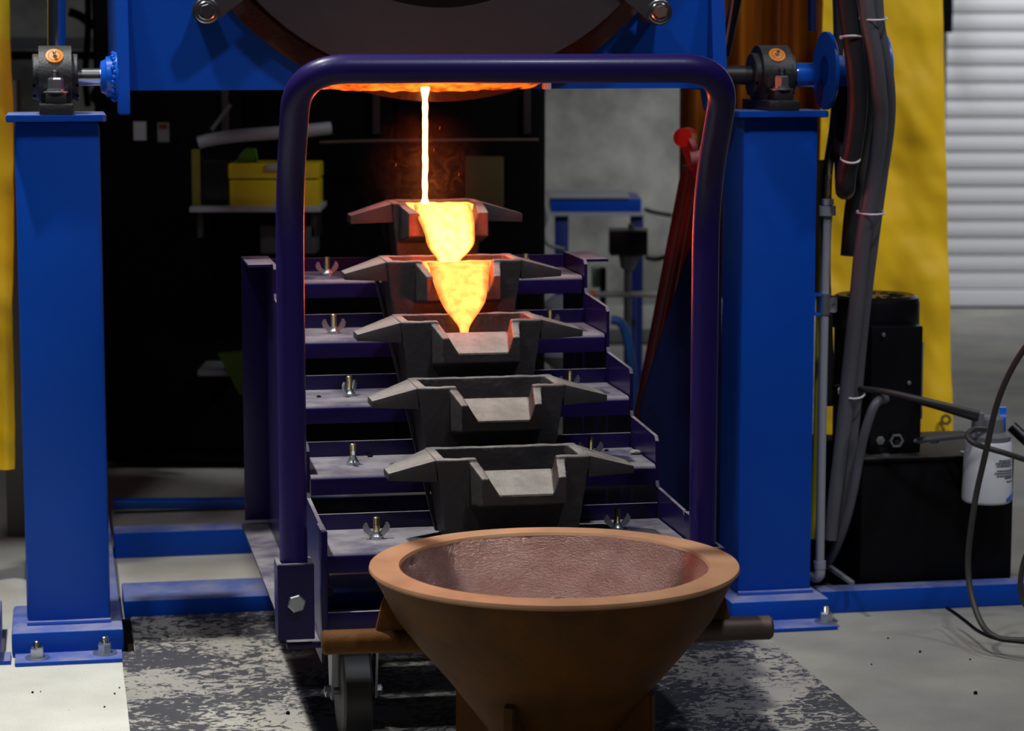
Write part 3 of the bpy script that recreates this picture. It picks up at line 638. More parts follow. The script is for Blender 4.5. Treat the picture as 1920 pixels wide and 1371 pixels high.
# small slag crumbs on the treads
def crumb(px_, py_, n, r, label, m):
    z = STEP[n][1]; p = C.g(px_, py_, z); b = new(); bmesh.ops.create_icosphere(b, subdivisions=2, radius=r, matrix=Matrix.Translation((p.x, p.y, z + r * 0.55)) @ Matrix.Diagonal((1.5, 1, 0.55, 1)))
    for v in b.verts: v.co += Vector((1, 1, 1)) * noise.noise(v.co * 300) * r * 0.25
    solo('slag_crumb', label, 'debris', C, (p.x, p.y, z), b, m)
crumb(1192, 852, 3, 0.0075, 'pale slag pebble on the right end of the fourth tread', LINING)
crumb(1137, 846, 3, 0.003, 'tiny dark crumb beside the pale slag pebble', BLKM)
crumb(598, 745, 2, 0.003, 'dark crumb on the left end of the middle tread', BLKM)
crumb(694, 857, 3, 0.0035, 'dark crumb right of the wing nut on the fourth tread', BLKM)
crumb(1125, 603, 1, 0.0035, 'small glinting crumb on the second tread, right end', STEEL)
# ================================================================== MOLTEN METAL
def flow(name, label, frame, rows, thick, m, heatf, nx=16):
    """rows: (left px, right px, y px, depth ly) -> lens shaped closed sheet"""
    import bisect
    P = []
    # resample rows
    N = 40; rr = []
    for i in range(N + 1):
        t = i / N * (len(rows) - 1); k = min(int(t), len(rows) - 2); f_ = t - k
        r0 = rows[max(k - 1, 0)]; r1 = rows[k]; r2 = rows[k + 1]; r3 = rows[min(k + 2, len(rows) - 1)]
        rr.append([0.5 * ((2 * b_) + (c_ - a_) * f_ + (2 * a_ - 5 * b_ + 4 * c_ - d_) * f_ ** 2 + (3 * b_ - a_ - 3 * c_ + d_) * f_ ** 3) for a_, b_, c_, d_ in zip(r0, r1, r2, r3)])
    b = new(); rs = []; info = []
    for i, (xl, xr, y, ly) in enumerate(rr):
        ring = []; A = frame.at(xl, y, ly); B = frame.at(xr, y, ly); w = (B - A).length
        for k in range(2 * nx):
            a = 2 * math.pi * k / (2 * nx); u = 0.5 - 0.5 * math.cos(a); th = math.sin(a) * min(thick, w * 0.45)
            p = A.lerp(B, u); p = Vector((p.x, p.y - th * (1.0 if th > 0 else 0.35), p.z)); ring.append(p)
        rs.append(ring)
    rings(b, rs)
    base = frame.l(frame.w(rs[-1][0])); 
    o = solo(name, label, 'molten metal', frame, rs[-1][0], b, m, sharp=80)
    me = o.data; a = me.attributes.new('glow_temp', 'FLOAT', 'POINT')
    # heat by cross position
    n = 2 * nx
    for i, v in enumerate(me.vertices):
        k = i % n; row = i // n; u = 0.5 - 0.5 * math.cos(2 * math.pi * k / n)
        a.data[i].value = heatf(u, min(1, row / N))
    return o
# the falling stream
sl = M.at(797, 160, 0.17); wl = M.w(sl)
b = new(); pts = []
zb_ = 0.842
p1w = C.at(797, 388, 0.80); 
top = wl; bot = C.w((p1w.x, 0.80, p1w.z))
Ns = 60; path = []
for i in range(Ns + 1):
    t = i / Ns; p = top.lerp(bot, t); p.x += 0.0022 * noise.noise(Vector((0, 0, t * 7))) ; path.append(p)
def rad(t):
    r = 0.0050 + 0.0012 * noise.noise(Vector((5, 0, t * 14)))
    if t < 0.12: r += 0.0050 * (1 - t / 0.12) ** 1.3
    if t > 0.93: r += 0.006 * ((t - 0.93) / 0.07)
    return r
tube(b, path, rad, 14, 0)
o = solo('molten_stream', 'thin white-hot stream falling from the furnace lip to the topmost mould', 'molten metal', W, tuple(bot), b, MELTS, sharp=80)
a_ = o.data.attributes.new('glow_temp', 'FLOAT', 'POINT')
for i in range(len(a_.data)): a_.data[i].value = 1.0
# metal in the top mould and its overflow
def edgeheat(lo, hi, pw=0.6): return lambda u, v: lo + (hi - lo) * max(0.0, min(1.0, (1 - abs(2 * u - 1)) * 2.4)) ** pw
flow('molten_overflow', 'broad pale yellow sheet of metal spilling from the topmost mould', C,
     [(776, 880, 383, 0.735), (778, 886, 397, 0.708), (786, 889, 415, 0.688), (796, 890, 438, 0.678), (800, 889, 456, 0.658), (808, 880, 471, 0.640), (818, 867, 484, 0.625), (821, 862, 492, 0.600), (820, 863, 500, 0.585)],
     0.014, MELT, lambda u, v: 0.42 + 1.9 * max(0, min(1, (1 - abs(2 * u - 1)) * 3.0)) ** 1.2 * (1.1 + 0.5 * math.sin(v * 2.6)))
flow('molten_overflow', 'yellow tongue of metal narrowing from the second mould down to the third', C,
     [(800, 918, 492, 0.54), (806, 918, 505, 0.50), (811, 916, 525, 0.485), (818, 914, 545, 0.474), (826, 910, 565, 0.458), (836, 900, 583, 0.440), (850, 888, 600, 0.430), (860, 880, 614, 0.415), (863, 878, 630, 0.398)],
     0.013, MELT, lambda u, v: 0.38 + 0.95 * max(0, min(1, (1 - abs(2 * u - 1)) * 3.2)) ** 1.1)
def pool(label, cx, yc, w, d, z, hf, m=MELT):
    b = new(); n = 30
    vs = grid(b, lambda u, v: (cx + (u - 0.5) * w, yc + (v - 0.5) * d, z + 0.0012 * noise.noise(Vector((u * 9, v * 5, 1)))), n, 14)
    bot = [b.verts.new((cx + (u - 0.5) * w * 0.95, yc + (v - 0.5) * d * 0.95, z - 0.03)) for u, v in ((0, 0), (1, 0), (1, 1), (0, 1))]
    b.faces.new(bot)
    b.faces.new([vs[i][0] for i in range(n + 1)] + [bot[1], bot[0]]); b.faces.new([vs[n][j] for j in range(15)] + [bot[2], bot[1]])
    b.faces.new([vs[n - i][14] for i in range(n + 1)] + [bot[3], bot[2]]); b.faces.new([vs[0][14 - j] for j in range(15)] + [bot[0], bot[3]])
    o = solo('molten_pool', label, 'molten metal', C, (cx, yc, z), b, m, sharp=60); heat(o, hf); return o
pool('molten metal filling the topmost mould under the stream', -0.004, 0.798, 0.142, 0.064, 0.833, lambda c: 1.3 + 1.4 * math.exp(-(c.x ** 2) * 500))
pool('molten metal filling the second mould from the top', -0.007, 0.598, 0.218, 0.064, 0.737, lambda c: 0.55 + 1.2 * math.exp(-(c.x ** 2) * 300))
pool('red glowing puddle on the bottom of the third mould', -0.004, 0.398, 0.19, 0.060, 0.565, lambda c: 0.5 + 0.9 * math.exp(-(c.x ** 2) * 400))
# spout floors running with metal
for (cx, yc, z0, z1, xa, xb, lb) in ((-0.006, 0.8, 0.8335, 0.806, -0.040, 0.060, 'metal running across the spout of the topmost mould'), (-0.007, 0.6, 0.738, 0.708, -0.036, 0.050, 'metal running across the spout of the second mould')):
    b = new(); hexa(b, [(cx + xa, yc - 0.030, z0 - 0.012), (cx + xb, yc - 0.030, z0 - 0.012), (cx + xb - 0.004, yc - 0.1035, z1 - 0.012), (cx + xa + 0.010, yc - 0.1035, z1 - 0.012),
                        (cx + xa - 0.006, yc - 0.030, z0), (cx + xb + 0.006, yc - 0.030, z0), (cx + xb, yc - 0.1035, z1), (cx + xa + 0.002, yc - 0.1035, z1)])
    o = solo('molten_run', lb, 'molten metal', C, (cx, yc - 0.06, z0), b, MELT); heat(o, lambda c: 1.3)
# unseen point lamps added to strengthen the glow of the melt
def glow(name, p, e, rad_):
    l = D.lights.new(name, 'POINT'); l.energy = e; l.color = (1.0, 0.075, 0.012); l.shadow_soft_size = rad_
    o = D.objects.new(name, l); COL.objects.link(o); o.location = p
glow('melt_glow_fill', wp(838, 440, 4.60), 2.4, 0.03)
glow('melt_glow_fill', wp(865, 560, 4.40), 2.2, 0.03)
glow('melt_glow_fill', wp(797, 225, 4.73), 1.6, 0.02)
glow('melt_glow_fill', C.w((-0.01, 0.58, 0.765)), 1.6, 0.03)
# sparks
for i, (x, y) in enumerate(((824, 243), (813, 284), (860, 330), (742, 312))):
    b = new(); p = wp(x, y, 4.74); cyl(b, p, p + Vector((0.001, 0, 0.006)), 0.0004, None, 6)
    o = solo('spark', ['orange spark right of the molten stream, halfway up', 'orange spark close to the right of the molten stream', 'orange spark farthest right of the molten stream', 'orange spark left of the molten stream'][i], 'spark', W, tuple(p), b, HOTREF, 'sparks beside the stream'); heat(o, lambda c: 1.0)
# fume
b = new(); bmesh.ops.create_icosphere(b, subdivisions=3, radius=1, matrix=Matrix.Translation(wp(797, 330, 4.74)) @ Matrix.Diagonal((0.15, 0.07, 0.15, 1)))
fm = D.materials.new('fume'); fm.use_nodes = True; N = fm.node_tree.nodes; L = fm.node_tree.links
for n in list(N): N.remove(n)
out = N.new('ShaderNodeOutputMaterial'); vol = N.new('ShaderNodeVolumePrincipled'); vol.inputs['Color'].default_value = (0.8, 0.6, 0.45, 1); vol.inputs['Anisotropy'].default_value = 0.2
tc = N.new('ShaderNodeTexCoord'); nz = N.new('ShaderNodeTexNoise'); nz.inputs['Scale'].default_value = 24; nz.inputs['Detail'].default_value = 5; nz.inputs['Distortion'].default_value = 3.5
L.new(tc.outputs['Object'], nz.inputs['Vector'])
r1 = N.new('ShaderNodeMapRange'); r1.inputs['From Min'].default_value = 0.52; r1.inputs['From Max'].default_value = 0.70; r1.inputs['To Min'].default_value = 0.10; r1.inputs['To Max'].default_value = 1.0; L.new(nz.outputs['Fac'], r1.inputs['Value'])
ln = N.new('ShaderNodeVectorMath'); ln.operation = 'LENGTH'; sc_ = N.new('ShaderNodeVectorMath'); sc_.operation = 'MULTIPLY'; sc_.inputs[1].default_value = (1 / 0.15, 1 / 0.07, 1 / 0.15)
L.new(tc.outputs['Object'], sc_.inputs[0]); L.new(sc_.outputs[0], ln.inputs[0])
r2 = N.new('ShaderNodeMapRange'); r2.inputs['From Min'].default_value = 1.0; r2.inputs['From Max'].default_value = 0.1; r2.inputs['To Min'].default_value = 0.0; r2.inputs['To Max'].default_value = 4.0; L.new(ln.outputs['Value'], r2.inputs['Value'])
mm = N.new('ShaderNodeMath'); mm.operation = 'MULTIPLY'; L.new(r1.outputs[0], mm.inputs[0]); L.new(r2.outputs[0], mm.inputs[1])
m3 = N.new('ShaderNodeMath'); m3.operation = 'MULTIPLY'; L.new(mm.outputs[0], m3.inputs[0]); L.new(r2.outputs[0], m3.inputs[1]); m4 = N.new('ShaderNodeMath'); m4.operation = 'MULTIPLY'; L.new(m3.outputs[0], m4.inputs[0]); m4.inputs[1].default_value = 0.3
L.new(m4.outputs[0], vol.inputs['Density']); L.new(vol.outputs[0], out.inputs['Volume'])
p = wp(797, 330, 4.74)
tag(solo('fume_wisp', 'faint curling fume lit orange around the molten stream', 'smoke', W, tuple(p), b, fm), kind='stuff')
# ================================================================== RUSTY BOWL
BW = Frame(*wp(1039, 1057, 3.50).xy, 8.0); rz = wp(1039, 1057, 3.50).z; RO = 0.2695
bw = Thing('slag_bowl', 'rusty conical iron bowl with two round lugs, in front of the cart', 'bowl', BW, (0, 0, 0))
b = new(); seg = 120
def bring(r, z, wob=0.0, rn=0): return [Vector((r * math.cos(a) * (1 + wob * noise.noise(Vector((math.cos(a) * 3, math.sin(a) * 3, z * 8 + rn)))), r * math.sin(a) * (1 + wob * noise.noise(Vector((math.cos(a) * 3, math.sin(a) * 3, z * 8 + rn)))), z)) for a in [2 * math.pi * i / seg for i in range(seg)]]
rings(b, [bring(0.050, rz - 0.385), bring(0.060, rz - 0.33, 0.01), bring(0.100, rz - 0.24, 0.008), bring(0.157, rz - 0.165, 0.006), bring(0.203, rz - 0.11, 0.006), bring(0.232, rz - 0.072, 0.004), bring(0.253, rz - 0.03, 0.004), bring(RO - 0.003, rz - 0.006), bring(RO - 0.003, rz - 0.004)], cap=False)
bt = [v for v in b.verts][:seg]; b.faces.new(bt)
bw.part('outer_shell', b, RUST, sharp=60)
b = new(); rings(b, [bring(RO - 0.004, rz - 0.008), bring(RO, rz - 0.004, 0.003), bring(RO - 0.001, rz, 0.003), bring(0.226, rz + 0.0005, 0.004), bring(0.2235, rz - 0.004, 0.004)], cap=False); bw.part('machined_rim', b, RUSTR, sharp=40)
b = new(); rs = []
for i in range(26):
    t = i / 25; z = rz - 0.003 - 0.26 * t; r = 0.2240 - 0.165 * t ** 1.15; rs.append([Vector((r * math.cos(a), r * math.sin(a), z)) for a in [2 * math.pi * k / seg for k in range(seg)]])
for rg in rs[1:]:
    for v in rg:
        a = math.atan2(v.y, v.x); q = 0.0028 * noise.noise(Vector((math.cos(a) * 9, math.sin(a) * 9, v.z * 40))) + 0.0012 * noise.noise(Vector((math.cos(a) * 40, math.sin(a) * 40, v.z * 60)))
        v.x += q * math.cos(a); v.y += q * math.sin(a)
rings(b, rs, cap=False); b.faces.new([v for v in b.verts][-seg:]); bw.part('inner_wall', b, RUSTI, label='burnished reddish inner wall', sharp=70)
for s in (-1, 1):
    z = rz - 0.106; b = new(); r_ = 0.0178
    prof(b, (s * 0.17, 0, z), (s, 0, 0), [(0, 0.020), (0.055, 0.0188), (0.10, r_), (0.165 if s < 0 else 0.152, r_), (0.169 if s < 0 else 0.156, r_ - 0.003)], 32)
    lg = bw.part('lug', b, RUST if s < 0 else BROWNR)
    b = new(); prism(b, [(s * 0.235, z + 0.012), (s * 0.262, z + 0.012), (s * 0.252, z + 0.055), (s * 0.238, rz - 0.02), (s * 0.20, rz - 0.05), (s * 0.19, z)], lambda a, c: (a, -0.008, c), lambda a, c: (a, 0.008, c), 0.002)
    bw.part('gusset', b, RUST, lg)
for a in (R(-33), R(-123), R(147), R(57)):
    b = new(); dx, dy = math.cos(a), math.sin(a); nx, ny = -dy, dx
    def fp(r, z, o): return (dx * r + nx * o, dy * r + ny * o, z)
    pr = [(0.03, 0.0), (0.157, 0.0), (0.157, rz - 0.178), (0.150, rz - 0.171), (0.03, rz - 0.30)]
    prism(b, pr, lambda r, z: fp(r, z, -0.008), lambda r, z: fp(r, z, 0.008), 0.002); bw.part('leg', b, RUST)
# ================================================================== RIGHT SIDE: tank, motor, filter
ty = 0.20
t0 = M.at(1612, 1092, ty); t1 = M.at(1896, 1075, ty); tz = M.at(1615, 866, ty).z
tk = Thing('hydraulic_tank', 'black rectangular oil tank on the blue beam at right', 'tank', M, ((t0.x + t1.x) / 2, ty + 0.17, 0.0))
b = new(); box(b, t0.x, t1.x, ty, ty + 0.30, 0.0, tz, 0.004); tk.part('tank_body', b, TANK)
b = new(); box(b, t0.x - 0.004, t1.x + 0.004, ty - 0.006, ty + 0.308, tz, tz + 0.006, 0.001); tk.part('lid', b, TANK)
b = new(); box(b, t0.x - 0.10, t0.x + 0.02, ty + 0.20, ty + 0.30, 0.0, tz + 0.01, 0.004); tk.part('side_box', b, BLKM)
for i, q in enumerate((0.06, 0.23)):
    b = new(); cyl(b, (t0.x + q, ty + 0.03, tz + 0.006), (t0.x + q, ty + 0.03, tz + 0.009), 0.009, None, 12); tk.part('lid_screw', b, ZINC)
mc = M.at(1639, 700, ty + 0.16)
mr_ = 0.5 * (M.at(1720, 580, ty + 0.16) - M.at(1560, 580, ty + 0.16)).length * 0.98
mtop = M.at(1640, 552, ty + 0.16).z
mo = Thing('electric_motor', 'black electric motor standing on the oil tank, domed fan cover', 'motor', M, (mc.x, ty + 0.16, tz + 0.006))
b = new(); zz = tz + 0.0065
prof(b, (mc.x, ty + 0.16, zz), (0, 0, 1), [(0, mr_ * 0.93), (mtop - zz - 0.062, mr_ * 0.93)], 48); mo.part('stator_body', b, BLK)
b = new(); prof(b, (mc.x, ty + 0.16, mtop - 0.068), (0, 0, 1), [(0, mr_ * 0.98), (0.004, mr_), (0.052, mr_), (0.063, mr_ * 0.97), (0.068, mr_ * 0.88), (0.066, mr_ * 0.80), (0.066, mr_ * 0.2)], 56); fc = mo.part('fan_cover', b, BLK)
for k in range(14):
    a = 2 * math.pi * k / 14; b = new(); c_, s_ = math.cos(a), math.sin(a); ctr = Vector((mc.x, ty + 0.16, mtop + 0.0))
    d0 = Vector((c_, s_, 0)); n0 = Vector((-s_, c_, 0))
    hexa(b, [ctr + d0 * mr_ * q0 + n0 * w0 - Vector((0, 0, 0.0035 - h0)) for h0 in (0, 0.0025) for q0, w0 in ((0.32, -0.003), (0.66, -0.005), (0.66, 0.005), (0.32, 0.003))]); mo.part('vent_slot', b, BLKM, fc)
b = new(); bx = M.at(1712, 700, ty + 0.10).x; box(b, bx - 0.11, bx, ty + 0.045, ty + 0.16, zz, M.at(1700, 612, ty + 0.045).z, 0.004); tb = mo.part('terminal_box', b, BLK)
p = M.at(1712, 690, ty + 0.10); b = new(); box(b, bx - 0.006, bx + 0.004, ty + 0.05, ty + 0.15, zz + 0.07, p.z + 0.06, 0.001); mo.part('name_plate', b, GREY, tb)
for (x, y) in ((1704, 718), (1656, 628), (1650, 826), (1684, 826)):
    p = M.at(x, y, ty + 0.044); b = new(); hexnut(b, p, (0, -1, 0), 0.0045 if y < 800 else 0.0095, 0.004); mo.part('plug', b, ZINC if y < 720 else (GREY if x < 1660 else DARK), tb)
b = new(); p = M.at(1680, 826, ty + 0.040); annulus(b, p, (0, -1, 0), 0.006, 0.011, 0.015, 6); mo.part('hex_port', b, GREY, tb)
# oil filter
fy = ty - 0.05
fc0 = M.at(1850, 940, fy); ftop = M.at(1850, 826, fy).z; frad = 0.5 * (M.at(1895, 880, fy) - M.at(1806, 880, fy)).length
fl = Thing('oil_filter', 'white cylindrical spin-on oil filter with grey head on the tank', 'filter', M, (fc0.x, fy, fc0.z))
b = new(); prof(b, (fc0.x, fy, fc0.z), (0, 0, 1), [(0, frad * 0.90), (0.004, frad * 0.98), (0.010, frad), (ftop - fc0.z - 0.004, frad * 0.93), (ftop - fc0.z, frad * 0.88)], 48); can = fl.part('can', b, WHITE)
b = new()
for j, (yy, x0_, x1_) in enumerate(((857, 1857, 1885), (862, 1850, 1885), (867, 1852, 1885), (876, 1852, 1886), (881, 1848, 1886), (886, 1852, 1886), (890, 1868, 1886), (897, 1872, 1886))):
    x = x0_
    while x < x1_:
        w = random.uniform(2.5, 6); xe = min(x + w, x1_)
        pa = M.at(x, yy, fy); pb = M.at(xe, yy, fy); 
        def on(q):
            dxx = max(-0.97, min(0.97, (q.x - fc0.x) / frad)); return Vector((q.x, fy - frad * 0.985 * math.sqrt(1 - dxx * dxx) - 0.0006, q.z))
        A, B = on(pa), on(pb)
        hexa(b, [A, B, B + Vector((0, 0.0015, 0)), A + Vector((0, 0.0015, 0)), A + Vector((0, 0, 0.0016)), B + Vector((0, 0, 0.0016)), B + Vector((0, 0.0015, 0.0016)), A + Vector((0, 0.0015, 0.0016))]); x = xe + 1.2
fl.part('fine_print', b, INK, can, kind='stuff')
b = new()
for i in range(6):
    a0 = R(-62 + i * 9); a1 = a0 + R(9.3); r2 = frad * 1.004; h0 = 0.006; h1 = 0.012 + 0.018 * i / 5; h2 = 0.012 + 0.018 * (i + 1) / 5
    q = [Vector((fc0.x + r_ * math.cos(a), fy + r_ * math.sin(a), fc0.z + h)) for h, r_, a in ((h0, r2, a0), (h0, r2, a1), (h0, r2 * .99, a1), (h0, r2 * .99, a0), (h1, r2, a0), (h2, r2, a1), (h2, r2 * .99, a1), (h1, r2 * .99, a0))]
    hexa(b, q)
fl.part('blue_corner_print', b, BLUEB, can)
b = new(); prof(b, (fc0.x + 0.004, fy, ftop), (0, 0, 1), [(0, frad * 0.8), (0.010, frad * 0.82), (0.018, frad * 0.55), (0.045, frad * 0.50), (0.050, frad * 0.40)], 28); hd = fl.part('filter_head', b, GREY)
p = M.at(1832, 800, fy - 0.01); b = new(); cyl(b, p + Vector((0, 0, -0.012)), p + Vector((0.002, 0, 0.028)), 0.013, None, 8); cyl(b, M.at(1826, 812, fy - 0.02), M.at(1848, 806, fy), 0.011, None, 6); fl.part('inlet_elbow', b, GREY, hd)
p = M.at(1880, 790, fy + 0.02); b = new(); annulus(b, p - Vector((0.008, 0, 0)), (1, -0.4, 0), 0.014, 0.012, 0.030, 28); fl.part('blue_union', b, BLUEB, hd)
b = new(); box(b, M.at(1862, 1, fy).x, M.at(1885, 1, fy).x, fy + 0.03, ty + 0.02, tz - 0.03, tz + 0.01, 0.002); fl.part('mounting_bracket', b, DARK)
# ---- hoses
def hose(label, pts, r, m, name='hose', cat='hose', group=None, frame=None, seg=14, ends=None):
    P = [wp(*p) for p in pts]; b = new(); tube(b, P, r, seg, 8)
    base = min(P, key=lambda q: q.z); return solo(name, label, cat, W, tuple(base), b, m, group, sharp=60)
hose('fat black hose looping over the reel, left one, in front of the blue disc', [(1580, -60, 4.74), (1592, 30, 4.74), (1603, 110, 4.74), (1608, 190, 4.76), (1600, 270, 4.78), (1588, 320, 4.80), (1585, 350, 4.82), (1584, 352, 4.90), (1582, 300, 4.965), (1578, 180, 4.985), (1576, 110, 4.985)], 0.0195, HOSE)
hose('black hose hanging just left of the fat hose at the reel', [(1568, -60, 5.03), (1572, 60, 5.035), (1570, 160, 5.035), (1564, 240, 5.02), (1551, 330, 4.97), (1549, 420, 4.94), (1548, 520, 4.95), (1552, 620, 4.95), (1556, 760, 4.96)], 0.0105, HOSE)
hose('long grey hose falling over the reel, left of the pair', [(1622, -60, 4.72), (1627, 30, 4.72), (1641, 105, 4.73), (1648, 170, 4.75), (1650, 230, 4.78), (1638, 330, 4.82), (1618, 450, 4.84), (1605, 580, 4.86), (1592, 700, 4.88), (1582, 800, 4.88), (1568, 920, 4.87), (1556, 1010, 4.88)], 0.0155, HOSEG)
hose('long grey hose falling over the reel, right of the pair', [(1640, -60, 4.76), (1646, 40, 4.76), (1658, 110, 4.77), (1666, 170, 4.79), (1665, 235, 4.82), (1652, 330, 4.86), (1637, 440, 4.88), (1622, 560, 4.90), (1610, 680, 4.92), (1600, 790, 4.92), (1586, 900, 4.91), (1568, 1000, 4.92)], 0.0135, HOSEG)
hose('black hose hanging behind the pair at the reel', [(1612, -60, 4.83), (1616, 60, 4.83), (1622, 170, 4.835), (1618, 260, 4.90), (1610, 330, 5.05), (1598, 390, 5.08), (1590, 480, 5.08)], 0.016, HOSE)
hose('bent grey hose from the motor down behind the post', [(1660, 748, 4.87), (1648, 752, 4.85), (1636, 768, 4.84), (1622, 810, 4.84), (1611, 860, 4.85), (1600, 920, 4.855), (1585, 980, 4.87), (1566, 1030, 4.90), (1548, 1062, 4.93)], 0.0095, HOSEG)
hose('dark hose running right from the post to the filter head', [(1552, 726, 4.99), (1600, 728, 4.93), (1660, 735, 4.84), (1720, 748, 4.80), (1780, 762, 4.79), (1836, 776, 4.79)], 0.0062, CORD)
hose('second dark hose just under the one reaching the filter head', [(1700, 748, 5.0), (1740, 758, 4.96), (1790, 773, 4.90), (1832, 786, 4.86)], 0.0060, HOSE)
hose('black cord swinging down in a big loop in front of the white filter', [(1960, 610, 4.50), (1920, 655, 4.52), (1888, 710, 4.54), (1866, 770, 4.56), (1848, 850, 4.58), (1832, 920, 4.60), (1822, 980, 4.60), (1815, 1050, 4.60), (1820, 1110, 4.58), (1838, 1165, 4.54), (1862, 1192, 4.50), (1895, 1200, 4.48), (1950, 1200, 4.46)], 0.0058, CORD, 'cord', 'cord')
hose('ribbed black cord hooking under the filter head and off to the right', [(1846, 806, 4.66), (1826, 806, 4.62), (1814, 816, 4.60), (1824, 830, 4.58), (1850, 840, 4.58), (1885, 850, 4.58), (1940, 868, 4.60)], 0.0055, CORD, 'cord', 'cord')
hose('thin black cord lying on the floor below the blue beam', [(1775, 1140, 4.70), (1790, 1150, 4.67), (1810, 1165, 4.60), (1835, 1184, 4.52), (1870, 1198, 4.47), (1930, 1206, 4.44)], 0.0035, BLK, 'cord', 'cord')
hose('black cord looping at the far right edge over the beam', [(1950, 1010, 4.55), (1925, 1040, 4.55), (1914, 1085, 4.56), (1916, 1120, 4.56), (1935, 1150, 4.55), (1960, 1160, 4.55)], 0.0055, CORD, 'cord', 'cord')
hose('black cord rising behind the filter to the right edge', [(1897, 800, 5.0), (1930, 830, 4.98), (1960, 850, 4.96)], 0.012, BLK, 'cord', 'cord')
hose('short steel pipe from the motor foot to the filter head', [(1716, 828, 4.98), (1760, 823, 4.93), (1825, 816, 4.86)], 0.0050, GREY, 'pipe', 'pipe')
b = new()
for x in (1728, 1752):
    cyl(b, wp(x - 6, 826, 4.95), wp(x + 6, 825, 4.94), 0.0068, None, 8)
solo('pipe_coupling', 'bright plated couplings on the short pipe by the motor foot', 'fitting', W, tuple(wp(1740, 828, 4.95)), b, STEEL)
# zip ties
def tie(label, x0, x1, y, Z, sag, yr=0.040):
    A = wp(x0, y, Z); B = wp(x1, y, Z); c = (A + B) / 2; r = (B - A).length / 2; b = new(); pts = []
    for k in range(29):
        a = 2 * math.pi * k / 28; pts.append(c + Vector((r * 1.04 * math.cos(a), -max(yr, r * 1.1) * math.sin(a), -sag * 0.001 * math.sin(a))))
    tube(b, pts, 0.0021, 6, 0, cap=False)
    box(b, A.x - 0.003, A.x + 0.003, A.y - 0.006, A.y + 0.001, A.z - 0.003, A.z + 0.003, 0.0005)
    solo('cable_tie', label, 'cable tie', W, tuple(c), b, TIE, 'white cable ties on the hoses')
tie('white cable tie high on the grey hose pair', 1611, 1661, 34, 4.74, 4)
tie('white cable tie round the fat black hose near the blue disc', 1577, 1613, 70, 4.735, -3, 0.0235)
tie('white cable tie near the bottom bend of the fat black hose', 1578, 1611, 297, 4.79, 8, 0.0235)
tie('white cable tie round the grey hose pair halfway down', 1608, 1657, 398, 4.85, 2)
tie('lowest white cable tie on the grey hose pair, beside the motor', 1573, 1620, 735, 4.905, 8)
# conduit with strut clamp
cd = Thing('conduit', 'vertical grey conduit strapped beside the right post', 'conduit', W, tuple(wp(1536, 1078, 4.86)))
b = new(); tube(b, [wp(1551, 415, 4.86), wp(1546, 560, 4.86), wp(1541, 800, 4.86), wp(1537, 1055, 4.86)], 0.0092, 20, 4); cd.part('pipe', b, COND)
b = new(); cyl(b, wp(1551, 416, 4.86), wp(1552, 376, 4.86), 0.0098, None, 20); cyl(b, wp(1551, 404, 4.86), wp(1551, 386, 4.86), 0.0185, None, 6); cyl(b, wp(1552, 384, 4.86), wp(1552, 373, 4.86), 0.012, None, 8); cd.part('gland_nut', b, COND)
b = new(); z0 = wp(1553, 372, 4.86); z1_ = wp(1555, 300, 4.88)
for k in range(14):
    p = z0.lerp(z1_, k / 22); bmesh.ops.create_icosphere(b, subdivisions=2, radius=0.0072, matrix=Matrix.Translation(p) @ Matrix.Diagonal((1, 1, 0.35, 1)))
cyl(b, z0, z1_, 0.005, None, 12); cd.part('strain_relief', b, BRASS)
b = new(); cyl(b, wp(1537, 1066, 4.86), wp(1537, 1052, 4.86), 0.0125, None, 20); tube(b, [wp(1537, 1066, 4.86), wp(1536, 1078, 4.86), wp(1531, 1082, 4.865), wp(1526, 1081, 4.875)], 0.0115, 14, 6); cd.part('bottom_elbow', b, COND)
b = new(); p = wp(1546, 570, 4.86); annulus(b, p + Vector((0, 0, -0.021)), (0, 0, 1), 0.042, 0.0095, 0.0115, 24)
box(b, p.x + 0.009, p.x + 0.025, p.y - 0.002, p.y + 0.002, p.z - 0.017, p.z + 0.017, 0.006); st = cd.part('clamp', b, ZINC)
b = new(); cyl(b, (p.x + 0.017, p.y - 0.006, p.z), (p.x + 0.017, p.y + 0.004, p.z), 0.0028, None, 10); cd.part('clamp_screw', b, STEEL, st)
b = new(); box(b, p.x - 0.020, p.x - 0.009, p.y - 0.016, p.y + 0.012, p.z - 0.022, p.z - 0.017, 0.001); box(b, p.x - 0.020, p.x - 0.009, p.y - 0.016, p.y + 0.012, p.z + 0.017, p.z + 0.022, 0.001); box(b, p.x - 0.026, p.x - 0.020, p.y - 0.016, p.y + 0.012, p.z - 0.022, p.z + 0.022, 0.001); cd.part('strut', b, BLUEB)
hose('yellow-green hose behind the grey conduit', [(1541, 300, 4.98), (1538, 500, 4.98), (1532, 800, 4.98), (1524, 1010, 4.98)], 0.0075, YHOSE)
b = new(); A = wp(1540, 1058, 4.95); B = wp(1600, 1098, 4.80); hexa(b, [A + Vector((-0.004, 0, 0)), A + Vector((0.004, 0.01, 0)), B + Vector((0.004, 0.01, 0)), B + Vector((-0.004, 0, 0)), A + Vector((-0.004, 0, 0.010)), A + Vector((0.004, 0.01, 0.010)), B + Vector((0.004, 0.01, 0.006)), B + Vector((-0.004, 0, 0.006))])
solo('flat_strap', 'grey flat steel strap slanting down to the beam by the conduit', 'strap', W, tuple(B), b, GREY)
